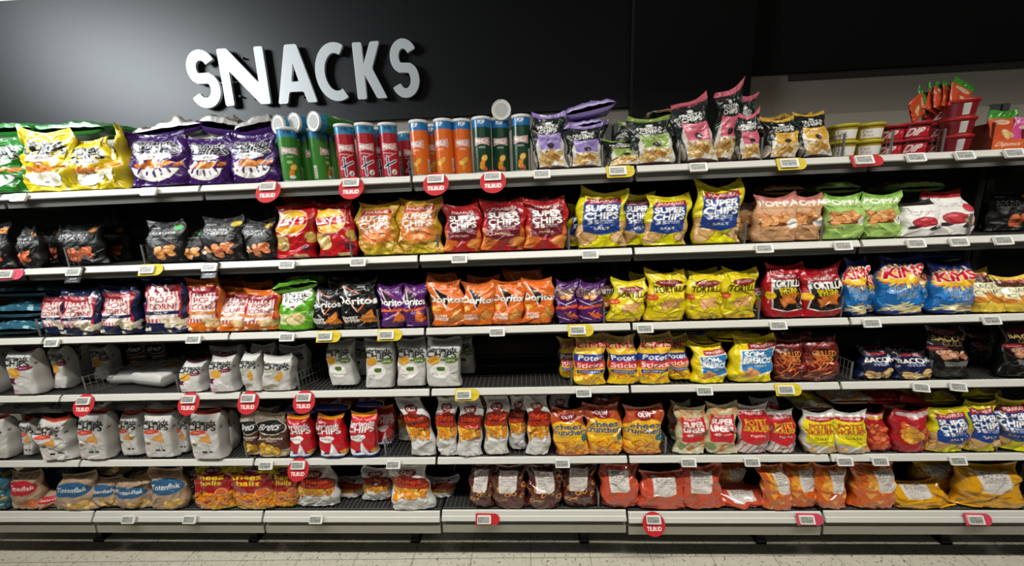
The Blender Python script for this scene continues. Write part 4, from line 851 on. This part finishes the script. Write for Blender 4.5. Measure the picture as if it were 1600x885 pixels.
def ptag(row, px, kind, price, label, roll=0):
    z = SHELF_Z[row]; y = -.026; X = ray(px, 500, y=y)[0]
    for _ in range(3): v = toscreen((X, y, z - .02))[1]; X = ray(px, v, y=y)[0]
    if row == 6: y = -.037
    root = empty('price_tag', (X, y, z - .018), (math.radians(-27), math.radians(roll), 0))
    w, h = .066, .036; rc = rounded([(-w / 2, -h / 2), (w / 2, -h / 2), (w / 2, h / 2), (-w / 2, h / 2)], .004)
    tilt_mesh(rc, .008, 'tag_housing', M_TAGW, root, -.004)
    if price not in TAGD: TAGD[price] = disp_art(price)
    grid_panel('display', TAGD[price], w * .84, h * .72, M_CARD, root, (-w * .46, -.0046, -h * .37))
    if kind == 'yellow':
        pts = [(-.042, -.026)] + [(.042 + .026 * math.cos(math.radians(t)), .026 * math.sin(math.radians(t))) for t in range(-90, 91, 15)] + [(-.042, .026)]
        tilt_mesh(rounded(pts, .004), .0012, 'yellow_card', M_YEL, root, .0042); a = Art('dcc81e', 24, 10, 3); a.asp = .4; a.text('NYHET', .5, .5, .9, .7, '3a3010', bold=0); grid_panel('card_text', a.out(), .022, .010, M_CARD, root, (.038, .0036, -.005))
    if kind == 'disc':
        R = .052; pts = [(R * math.cos(math.radians(t)), R * math.sin(math.radians(t)) - .020) for t in range(0, 360, 8)]
        tilt_mesh(pts, .0012, 'red_offer_disc', M_RED, root, .0042)
        a = Art('b8141e', 48, 18, 3); a.asp = .375; a.text('TILBUD', .5, .5, .96, .72, 'f6f2f0', bold=2); grid_panel('disc_text', a.out(), .068, .022, M_CARD, root, (-.034, .0036, -.050))
    if kind in ('pink', 'red'):
        pts = [(-.042, -.026)] + [(.050 + .024 * math.cos(math.radians(t)), .024 * math.sin(math.radians(t))) for t in range(-90, 91, 15)] + [(-.042, .026)]
        tilt_mesh(rounded(pts, .004), .0012, 'offer_card', M_PINK if kind == 'pink' else M_RED, root, .0042)
    if kind == 'black':
        tilt_mesh(rounded([(-.037, -.05), (.037, -.05), (.037, .024), (-.037, .024)], .004), .0012, 'black_card', M_BCARD, root, .0042); a = Art('0b0b0b', 34, 14, 3); a.asp = .4; a.text('Jacobs', .5, .66, .5, .4, 'e6e6e6', bold=0, slant=.2); a.text('Utvalgte', .5, .2, .8, .22, 'c0c0c0', bold=0); grid_panel('card_text', a.out(), .062, .022, M_CARD, root, (-.031, .0036, -.046))
    TAGS.append((row, X, kind, root)); return root
TAGS = []
tg = {1: [(30, 'w', ''), (233, 'w', '49'), (419, 'disc', '25'), (549, 'disc', '25'), (681, 'disc', '25'), (770, 'disc', '25'), (847, 'w', '37'), (965, 'yellow', '37'), (1091, 'w', '37'), (1233, 'yellow', '37'), (1350, 'red', '15'), (1431, 'w', '58'), (1507, 'w', '44'), (1584, 'w', '15')],
      2: [(10, 'pink', '32'), (116, 'black', '32'), (230, 'yellow', '32'), (328, 'black', '32'), (449, 'w', '52'), (560, 'w', '46'), (718, 'w', '37'), (922, 'w', '37'), (1194, 'w', '32'), (1317, 'w', '53'), (1431, 'w', '35'), (1498, 'w', '35'), (1567, 'w', '32')],
      3: [(82, 'w', '28'), (303, 'w', '28'), (449, 'w', '37'), (508, 'yellow', '39'), (604, 'yellow', '39'), (777, 'w', '39'), (903, 'yellow', '54'), (1008, 'w', '39'), (1216, 'w', '33'), (1362, 'w', '35'), (1549, 'w', '42')],
      4: [(131, 'disc', '25'), (295, 'disc', '25'), (388, 'disc', '25'), (475, 'disc', '25'), (725, 'yellow', '39'), (912, 'w', '32'), (1101, 'w', '44'), (1228, 'yellow', '53'), (1439, 'w', '35'), (1497, 'w', '')],
      5: [(416, 'w', '36'), (466, 'disc', '27'), (615, 'w', '26'), (879, 'w', '33'), (1076, 'w', '36'), (1175, 'w', '35'), (1320, 'w', '34'), (1375, 'w', '33'), (1497, 'w', '45')],
      6: [(205, 'w', ''), (300, 'w', ''), (496, 'w', '49'), (757, 'red', ''), (1020, 'disc', '25'), (1258, 'pink', '33'), (1520, 'pink', '33')]}
for r_, lst in tg.items():
    for q in lst: ptag(r_, q[0], q[1], q[2], '', roll=6 if (r_, q[0]) in ((4, 1439), (4, 1497)) else 0)
KN = {'w': 'plain white electronic price tag', 'yellow': 'price tag on a yellow rounded card', 'disc': 'price tag on a red TILBUD disc', 'pink': 'price tag on a pink card', 'red': 'price tag on a red rounded card', 'black': 'price tag on a black hanging card'}
KG = {'w': 'plain white price tags', 'yellow': 'yellow card price tags', 'disc': 'red disc price tags', 'pink': 'pink card price tags', 'red': 'red card price tags', 'black': 'black card price tags'}
ORD = ['first', 'second', 'third', 'fourth', 'fifth', 'sixth', 'seventh', 'eighth', 'ninth', 'tenth', 'eleventh', 'twelfth', 'thirteenth']
def ordinal(i, n):
    if n == 1: return ''
    if n == 2: return ('left one', 'right one')[i]
    if n == 3: return ('leftmost of three', 'middle of three', 'rightmost of three')[i]
    return ORD[i] + ' from left'
def finish_labels(rows, fn):
    G = {}
    for it in rows: G.setdefault(it[0], []).append(it)
    for key, lst in G.items():
        lst.sort(key=lambda q: q[1])
        for i, q in enumerate(lst): fn(key, ordinal(i, len(lst)), q[2], len(lst))
def f_tag(key, o_, ob, n): tag(ob, f"{KN[key[1]]}{', ' + o_ if o_ else ''}, on the {SHELF_N[key[0]]} rail", 'price tag', f'{KG[key[1]]} on the {SHELF_N[key[0]]}' if n > 1 else None)
finish_labels([((r, k), x, o) for r, x, k, o in TAGS], f_tag)
def f_div(key, o_, ob, n): tag(ob, f"grey wire shelf divider, {o_} of those on the {SHELF_N[key]}", 'shelf divider', f'wire dividers on the {SHELF_N[key]}')
finish_labels([(r, x, o) for r, x, o in DIVS], f_div)

# ------------------------------------------------------------------ the bags, shelf by shelf
BK = 'second row behind'
# top shelf
lying(1, 'sgreen', -30, 48, 190, 216, d=.16, L=.25); lying(1, 'sgreen', 36, 163, 190, 216, d=.18, L=.22)
bag(1, 'sgreen', -38, 46, 212, d=.015, T=.045, amp=.016); bag(1, 'syellow', 50, 112, 203, d=.10, T=.04, pose=BK)
bag(1, 'syellow', 38, 121, 203, d=.02, T=.04, amp=.018, roll=-3, earl=.03); bag(1, 'syellow', 112, 178, 216, d=.04, amp=.02, T=.035); bag(1, 'syellow', 170, 209, 200, d=.02, T=.045, amp=.02, yaw=-35, earl=.04)
bag(1, 'spurple', 208, 300, 206, d=.012, T=.05, roll=-2); bag(1, 'spurple', 297, 366, 212, d=.03, T=.045); bag(1, 'spurple', 364, 436, 208, d=.035, T=.045, roll=2)
lying(1, 'spback', 195, 312, 192, 218, d=.10, L=.17, T=.038, roll=-5, amp=.02, lean=88); lying(1, 'spback', 306, 368, 178, 214, d=.10, L=.17, T=.05, roll=10, amp=.02, lean=88); lying(1, 'spback', 368, 432, 176, 216, d=.10, L=.17, T=.05, roll=-8, amp=.02, lean=88)
bag(1, 'fl', 832, 883, 176, d=.02, T=.035, roll=-3); bag(1, 'fl', 886, 939, 194, d=.02, T=.035, roll=3); bag(1, 'fl', 905, 945, 190, d=.12, T=.03, pose=BK, roll=5)
lying(1, 'flside', 880, 944, 181, 208, d=.05, L=.19, roll=-9, T=.028, lean=88); lying(1, 'flside', 884, 962, 154, 182, d=.05, L=.2, roll=-10, T=.032, lean=88)
bag(1, 'fg', 946, 997, 219, d=.02, T=.045, lean=25); bag(1, 'fg', 983, 1049, 182, d=.03, T=.035, roll=-4); bag(1, 'fg', 956, 1008, 190, d=.12, T=.03, pose=BK, roll=12); bag(1, 'fg', 1020, 1062, 190, d=.13, T=.03, pose=BK)
bag(1, 'fp', 1058, 1114, 154, d=.02, T=.035, roll=-6, earr=.03, earl=-.02, skew=-.02); bag(1, 'fp', 1112, 1154, 136, d=.05, T=.03, roll=8, earr=.04, earl=-.02); bag(1, 'fp', 1150, 1183, 178, d=.02, T=.035, earr=.03)
bag(1, 'fp', 1144, 1176, 146, d=.14, T=.03, pose=BK, roll=10); lying(1, 'fp', 1018, 1078, 161, 184, d=.15, L=.2, T=.02)
bag(1, 'fy', 1194, 1247, 184, d=.02, T=.035, lean=12); bag(1, 'fy', 1245, 1294, 170, d=.03, T=.035, lean=10, bend=.1); bag(1, 'fy', 1180, 1225, 180, d=.13, T=.03, pose=BK); bag(1, 'fy', 1226, 1268, 178, d=.14, T=.03, pose=BK)
# second shelf
bag(2, 'bsweet', -30, 20, 348, d=.02, T=.04); bag(2, 'bsweet', 31, 80, 355, d=.02, T=.04, roll=6, yaw=-25, amp=.02); bag(2, 'bsweet', 94, 166, 348, d=.08, T=.04, pose='inside the wire basket'); bag(2, 'bsweet', 150, 205, 350, d=.2, T=.04, pose=BK); bag(2, 'bsweet', 60, 104, 352, d=.15, T=.035, pose=BK)
bag(2, 'bdill', 237, 294, 344, d=.02, T=.045); bag(2, 'bdill', 288, 326, 356, d=.06, T=.035); bag(2, 'bcheese', 321, 384, 338, d=.012, T=.045); bag(2, 'bcheese', 386, 432, 342, d=.02, T=.04)
bag(2, 'lays', 433, 494, 317, d=.01, T=.05, roll=2, earl=-.01, skew=.01); bag(2, 'lays', 495, 555, 315, d=.02, T=.045, roll=-2); bag(2, 'lays', 445, 492, 305, d=.13, T=.03, pose=BK); bag(2, 'lays', 505, 552, 308, d=.14, T=.03, pose=BK)
bag(2, 'gold', 561, 624, 316, d=.02, T=.04, roll=-1); bag(2, 'gold', 624, 690, 310, d=.015, T=.04); bag(2, 'gold', 590, 650, 312, d=.13, T=.03, pose=BK)
bag(2, 'papr', 695, 752, 318, d=.02, T=.04, roll=-1); bag(2, 'papr', 753, 820, 311, d=.015, T=.045); bag(2, 'papr', 820, 885, 308, d=.02, T=.04, roll=1); bag(2, 'papr', 735, 790, 309, d=.13, T=.03, pose=BK); bag(2, 'papr', 800, 860, 309, d=.13, T=.03, pose=BK)
bag(2, 'salt', 902, 976, 298, d=.015, T=.045, roll=4, earl=.03); bag(2, 'salt', 972, 1018, 301, d=.06, T=.04, roll=4); bag(2, 'salt', 1008, 1074, 304, d=.02, T=.04, roll=3); bag(2, 'salt', 1084, 1156, 289, d=.015, T=.045, earl=.035, earr=.03); bag(2, 'salt', 886, 930, 318, d=.12, T=.03, pose=BK, roll=5); bag(2, 'salt', 1090, 1140, 300, d=.14, T=.03, pose=BK)
bag(2, 'popp', 1176, 1240, 305, d=.015, T=.045, earr=.015); bag(2, 'popp', 1232, 1281, 304, d=.03, T=.04); bag(2, 'popp', 1152, 1180, 314, d=.12, T=.03, pose=BK); lying(2, 'popp', 1200, 1262, 288, 306, d=.13, L=.22)
bag(2, 'popg', 1285, 1343, 303, d=.02, T=.045); bag(2, 'popg', 1342, 1402, 301, d=.02, T=.045); lying(2, 'popg', 1284, 1350, 283, 304, d=.12, L=.22); lying(2, 'popg', 1403, 1472, 282, 302, d=.13, L=.2)
bag(2, 'spl', 1403, 1459, 308, d=.015, T=.045, bend=.15, earl=-.01); bag(2, 'splr', 1452, 1514, 296, d=.03, T=.045, roll=-3, lean=14)
bag(2, 'bsweet', 1538, 1605, 296, d=.14, T=.04, pose='dark at the right end')
# third shelf
lying(3, 'teal', -30, 62, 468, 500, d=.05, L=.28); lying(3, 'teal', -32, 58, 499, 528, d=.02, L=.28); lying(3, 'teal', -20, 84, 442, 466, d=.10, L=.24, lean=88, T=.03)
bag(3, 'navy', 74, 114, 452, d=.04, T=.04); bag(3, 'navy', 104, 163, 450, d=.012, T=.045, roll=3); bag(3, 'navy', 163, 221, 444, d=.015, T=.045, roll=-1); bag(3, 'navy', 178, 226, 434, d=.12, T=.035, pose=BK); bag(3, 'navy', 229, 297, 430, d=.012, T=.045); bag(3, 'navy', 118, 168, 447, d=.13, T=.035, pose=BK)
bag(3, 'opop', 297, 350, 434, d=.015, T=.045); bag(3, 'opop', 340, 400, 446, d=.015, T=.045, lean=16, roll=8); bag(3, 'opop', 387, 440, 450, d=.02, T=.045, roll=2); bag(3, 'opop', 325, 385, 432, d=.13, T=.035, pose=BK); bag(3, 'opop', 382, 430, 438, d=.14, T=.035, pose=BK)
bag(3, 'lentil', 441, 495, 446, d=.015, T=.045); lying(3, 'lentil', 421, 492, 428, 460, d=.03, L=.2, roll=-8)
bag(3, 'dblk', 494, 537, 447, d=.015, T=.045, roll=4); bag(3, 'dblk', 535, 591, 438, d=.012, T=.045, earr=.015); bag(3, 'dblk', 505, 560, 430, d=.13, T=.035, pose=BK, roll=6)
bag(3, 'dpur', 595, 634, 444, d=.02, T=.04); bag(3, 'dpur', 630, 668, 442, d=.02, T=.04); bag(3, 'dpur', 612, 655, 438, d=.12, T=.03, pose=BK)
bag(3, 'dora', 674, 725, 438, d=.015, T=.045, earl=.025, roll=-3); bag(3, 'dora', 724, 773, 440, d=.02, T=.04); bag(3, 'dora', 771, 819, 437, d=.02, T=.04, roll=2); bag(3, 'dora', 818, 865, 434, d=.02, T=.04, roll=1)
for a_, b_, c_ in ((672, 715, 425), (735, 785, 430), (790, 850, 420)): bag(3, 'dora', a_, b_, c_, d=.12, T=.03, pose=BK)
bag(3, 'cheet', 868, 902, 437, d=.02, T=.04, roll=-2); bag(3, 'cheet', 901, 942, 438, d=.02, T=.04, roll=3); bag(3, 'torb', 925, 960, 432, d=.09, T=.03, pose=BK, roll=5)
bag(3, 'tory', 953, 1006, 436, d=.015, T=.045, roll=7, earl=.015); bag(3, 'tory', 1009, 1070, 423, d=.012, T=.045, earl=.02); bag(3, 'tory', 1071, 1126, 424, d=.02, T=.045, roll=2); bag(3, 'tory', 1124, 1177, 420, d=.02, T=.045, roll=2, earl=.015)
bag(3, 'tory', 986, 1030, 425, d=.13, T=.035, pose=BK); bag(3, 'tory', 1050, 1116, 420, d=.14, T=.035, pose=BK); bag(3, 'torb', 1164, 1193, 438, d=.08, T=.03)
bag(3, 'torr', 1193, 1250, 412, d=.015, T=.045, roll=-1); bag(3, 'torr', 1247, 1308, 417, d=.012, T=.045, earr=.03, roll=3)
bag(3, 'kimf', 1316, 1349, 404, d=.015, T=.045, roll=-2); bag(3, 'kimf', 1345, 1374, 418, d=.06, T=.035); bag(3, 'kimf', 1368, 1434, 400, d=.012, T=.05); bag(3, 'kimf', 1426, 1455, 410, d=.07, T=.035); bag(3, 'kimf', 1450, 1514, 410, d=.015, T=.045, roll=-5)
lying(3, 'kimf', 1444, 1508, 389, 412, d=.08, L=.24)
bag(3, 'snc', 1505, 1562, 418, d=.015, T=.045, roll=-14, lean=16); bag(3, 'snc', 1555, 1625, 427, d=.012, T=.045, roll=-8, lean=18)
# fourth shelf
bag(4, 'swn', -20, 22, 545, d=.02, T=.045); bag(4, 'swn', 22, 87, 540, d=.012, T=.045); bag(4, 'swn', 88, 130, 536, d=.07, T=.04); bag(4, 'swn', 124, 152, 532, d=.16, T=.035, pose=BK); bag(4, 'swn', 150, 196, 534, d=.17, T=.04, pose=BK, roll=-4); bag(4, 'swn', -10, 30, 530, d=.16, T=.04, pose=BK)
lying(4, 'swp', 166, 206, 588, 610, d=.09, L=.25, T=.03); lying(4, 'swp', 194, 256, 578, 609, d=.06, L=.27, T=.035, yaw=-12)
bag(4, 'bret', 204, 234, 528, d=.28, T=.03, pose='far back in the dark'); bag(4, 'bret', 236, 262, 528, d=.28, T=.03, pose='far back in the dark')
bag(4, 'swn', 286, 334, 559, d=.015, T=.04, roll=3, lean=10); bag(4, 'swn', 334, 383, 550, d=.012, T=.04); bag(4, 'swp', 383, 420, 549, d=.012, T=.035); bag(4, 'swp', 416, 470, 553, d=.012, T=.04)
bag(4, 'swn', 334, 392, 534, d=.13, T=.035, pose=BK); bag(4, 'swp', 395, 440, 536, d=.13, T=.035, pose=BK); bag(4, 'swp', 442, 490, 538, d=.14, T=.035, pose=BK)
bag(4, 'swg', 516, 562, 528, d=.05, T=.04); bag(4, 'swg', 574, 622, 528, d=.02, T=.04); bag(4, 'swg', 623, 671, 527, d=.03, T=.04); bag(4, 'swg', 669, 722, 526, d=.02, T=.04); bag(4, 'swg', 552, 584, 530, d=.16, T=.035, pose=BK); bag(4, 'swg', 712, 742, 522, d=.16, T=.035, pose=BK)
bag(4, 'stk', 897, 945, 520, d=.012, T=.04, roll=-1); bag(4, 'stk', 948, 994, 522, d=.015, T=.04, roll=-2); bag(4, 'stk', 996, 1046, 520, d=.012, T=.04); bag(4, 'stk', 1036, 1074, 522, d=.05, T=.04, roll=-8); bag(4, 'stk', 874, 906, 526, d=.09, T=.035, pose=BK, roll=-6)
bag(4, 'som', 1080, 1130, 536, d=.012, T=.045, roll=-6, earl=.02); bag(4, 'som', 1140, 1204, 524, d=.015, T=.045, roll=3, earr=.01); lying(4, 'som', 1068, 1116, 520, 545, d=.05, L=.2); lying(4, 'som', 1112, 1196, 514, 538, d=.06, L=.2, roll=5)
bag(4, 'gril', 1206, 1255, 527, d=.02, T=.04); bag(4, 'gril', 1251, 1305, 525, d=.015, T=.04); bag(4, 'gril', 1215, 1262, 518, d=.13, T=.03, pose=BK)
bag(4, 'bac', 1341, 1387, 544, d=.03, T=.04, roll=2); bag(4, 'bac', 1392, 1446, 546, d=.02, T=.04, roll=-2); bag(4, 'bac', 1335, 1375, 534, d=.15, T=.03, pose=BK); bag(4, 'bac', 1380, 1430, 532, d=.15, T=.03, pose=BK)
bag(4, 'guld', 1448, 1505, 510, d=.02, T=.04, roll=-10); bag(4, 'guld', 1506, 1545, 512, d=.16, T=.035, pose=BK); bag(4, 'guld', 1558, 1622, 505, d=.02, T=.04, roll=-6)
# fifth shelf
bag(5, 'swo', -30, 44, 647, d=.02, T=.045); bag(5, 'swo', 42, 82, 650, d=.05, T=.04); bag(5, 'swo', 66, 135, 650, d=.008, T=.045, roll=-3, amp=.014); bag(5, 'swo', 128, 194, 638, d=.008, T=.045); bag(5, 'swo', 194, 240, 640, d=.04, T=.04); bag(5, 'swo', 231, 293, 638, d=.02, T=.045, roll=-2); bag(5, 'swo', 279, 314, 642, d=.06, T=.04); bag(5, 'swo', 303, 364, 638, d=.003, T=.045, roll=-2); bag(5, 'swo', 344, 380, 638, d=.08, T=.04)
for a_, b_, c_, e_ in ((-20, 40, 632, 650), (40, 98, 630, 648), (96, 168, 628, 646), (164, 226, 626, 644), (226, 296, 624, 642), (294, 374, 620, 640)): lying(5, 'swo', a_, b_, c_, e_, d=.11, L=.22, amp=.012)
bag(5, 'bret', 383, 408, 643, d=.03, T=.04); bag(5, 'bret', 405, 452, 643, d=.015, T=.04); bag(5, 'bret', 400, 440, 634, d=.13, T=.03, pose=BK)
bag(5, 'sred', 453, 500, 647, d=.012, T=.042); bag(5, 'sred', 498, 549, 647, d=.012, T=.042); bag(5, 'sred', 548, 597, 642, d=.012, T=.042, roll=1); bag(5, 'sred', 590, 622, 632, d=.10, T=.035, pose=BK, roll=4)
lying(5, 'sred', 443, 492, 625, 650, d=.04, L=.22); lying(5, 'sred', 490, 541, 622, 646, d=.05, L=.22); lying(5, 'sred', 552, 594, 618, 640, d=.05, L=.2)
bag(5, 'nood', 634, 672, 620, d=.015, T=.035, roll=-13); bag(5, 'nood', 683, 714, 619, d=.015, T=.035); bag(5, 'nood', 716, 753, 623, d=.01, T=.035); bag(5, 'nood', 758, 794, 617, d=.02, T=.035); bag(5, 'nood', 796, 822, 617, d=.06, T=.03); bag(5, 'nood', 823, 858, 616, d=.015, T=.035); bag(5, 'nood', 622, 652, 622, d=.14, T=.03, pose=BK); bag(5, 'nood', 742, 768, 616, d=.14, T=.03, pose=BK); bag(5, 'nood', 862, 892, 612, d=.09, T=.03, pose=BK)
bag(5, 'crun', 863, 916, 636, d=.008, T=.045, roll=-4); bag(5, 'crun', 914, 969, 630, d=.012, T=.045, roll=-3); bag(5, 'crun', 973, 1033, 633, d=.012, T=.045, earr=.01); bag(5, 'crun', 930, 970, 620, d=.13, T=.03, pose=BK)
bag(5, 'lins', 1055, 1103, 634, d=.012, T=.04); bag(5, 'lins', 1101, 1149, 629, d=.012, T=.04, roll=-1, earr=.01); bag(5, 'lins', 1045, 1075, 626, d=.12, T=.03, pose=BK)
bag(5, 'skrp', 1152, 1199, 632, d=.015, T=.04, earr=.02); bag(5, 'skrp', 1198, 1238, 638, d=.02, T=.04); bag(5, 'skrp', 1170, 1212, 620, d=.13, T=.03, pose=BK)
bag(5, 'skrs', 1252, 1300, 641, d=.01, T=.042, roll=-4); bag(5, 'skrs', 1297, 1350, 641, d=.01, T=.042, roll=-2); lying(5, 'skrs', 1252, 1304, 622, 644, d=.07, L=.2); lying(5, 'skrs', 1298, 1368, 608, 634, d=.06, L=.22, amp=.008)
bag(5, 'hrt', 1347, 1381, 642, d=.03, T=.04, roll=-2); bag(5, 'rsn', 1390, 1443, 638, d=.015, T=.042); lying(5, 'rsn', 1358, 1408, 608, 634, d=.06, L=.22); lying(5, 'rsn', 1408, 1468, 614, 638, d=.07, L=.22, roll=8); bag(5, 'hrt', 1374, 1410, 628, d=.13, T=.03, pose=BK)
bag(5, 'salt', 1446, 1504, 634, d=.008, T=.05, roll=2, earl=-.005); bag(5, 'salt', 1503, 1552, 626, d=.012, T=.045, roll=-2); bag(5, 'salt', 1553, 1594, 622, d=.015, T=.05, roll=-3, yaw=-20, amp=.02); bag(5, 'salt', 1592, 1640, 630, d=.02, T=.045)
lying(5, 'salt', 1452, 1506, 610, 634, d=.08, L=.2, amp=.018); lying(5, 'salt', 1510, 1572, 600, 626, d=.10, L=.2, amp=.018)
# bottom shelf
bag(6, 'teal', -20, 26, 726, d=.015, T=.05); bag(6, 'totr', 24, 70, 734, d=.015, T=.045); bag(6, 'totr', 70, 108, 752, d=.03, T=.045, lean=20, roll=6); bag(6, 'teal', 66, 120, 728, d=.14, T=.04, pose=BK)
bag(6, 'totb', 100, 152, 736, d=.005, T=.05, roll=5, sag=.35, earl=-.01); bag(6, 'totb', 150, 194, 742, d=.03, T=.045); bag(6, 'totb', 188, 240, 744, d=.02, T=.045, roll=2); bag(6, 'totb', 241, 292, 730, d=.012, T=.045); lying(6, 'totb', 174, 234, 736, 770, d=.02, L=.2, roll=-18, T=.024, lean=68); lying(6, 'totb', 130, 190, 728, 748, d=.08, L=.2); bag(6, 'bret', 286, 310, 732, d=.08, T=.03, pose=BK)
bag(6, 'ball', 309, 368, 724, d=.015, T=.045); bag(6, 'ball', 366, 430, 724, d=.012, T=.045, roll=1); bag(6, 'ball', 428, 468, 726, d=.03, T=.04)
bag(6, 'nood', 470, 525, 726, d=.03, T=.045, roll=-4, sag=.2); bag(6, 'nood', 518, 572, 734, d=.10, T=.045, roll=-14, lean=18); bag(6, 'nood', 568, 614, 728, d=.07, T=.045, roll=5); bag(6, 'nood', 614, 670, 724, d=.008, T=.045, roll=-3, sag=.2); bag(6, 'nood', 664, 712, 734, d=.09, T=.045, roll=16, lean=20)
bag(6, 'fpb', 735, 772, 722, d=.02, T=.045); bag(6, 'fpb', 770, 822, 724, d=.01, T=.05); bag(6, 'fpb', 823, 877, 724, d=.01, T=.05); bag(6, 'fpb', 878, 930, 720, d=.02, T=.05)
bag(6, 'fpc', 938, 996, 722, d=.015, T=.05, sag=.05); bag(6, 'fpc', 1000, 1068, 734, d=.01, T=.05, roll=-3, sag=.18); bag(6, 'fpc', 1060, 1124, 724, d=.015, T=.05, roll=-3, sag=.12); bag(6, 'fpc', 1120, 1194, 748, d=.02, T=.06, lean=30); bag(6, 'fpo', 1110, 1160, 722, d=.13, T=.04, pose=BK)
bag(6, 'fpo', 1188, 1230, 724, d=.004, T=.04, roll=-12); bag(6, 'fpo', 1220, 1270, 722, d=.02, T=.05); bag(6, 'fpo', 1268, 1316, 724, d=.012, T=.05, roll=-3); bag(6, 'fpo', 1302, 1334, 724, d=.09, T=.04, pose=BK); bag(6, 'fpo', 1328, 1392, 722, d=.012, T=.05)
bag(6, 'fpn', 1388, 1474, 740, d=.012, T=.05, roll=-16, sag=.2, lean=18); bag(6, 'fpn', 1420, 1486, 716, d=.11, T=.05, pose=BK); bag(6, 'fpn', 1490, 1582, 722, d=.012, T=.06); bag(6, 'swg', 1586, 1606, 722, d=.16, T=.03, pose=BK)

PS = {}
def f_bag(key, o_, ob, n):
    row, k, pose = key; desc = DES[k][2]
    lab = f"{desc}, {o_ + ', ' if o_ else ''}{pose}, {SHELF_N[row]}"
    tag(ob, lab, DES[k][4], f"{desc}s {pose}, {SHELF_N[row]}" if n > 1 else None); n_ = len(lab.split()); PS[lab] = n_
finish_labels([((r, k, p), x, o) for r, k, p, x, d_, c_, o in ITEMS], f_bag)
for lab, n_ in PS.items():
    if n_ > 16: print('LONG', n_, lab)
print('bags', len(ITEMS), 'labels', len(PS), 'objects', len(SC.objects))
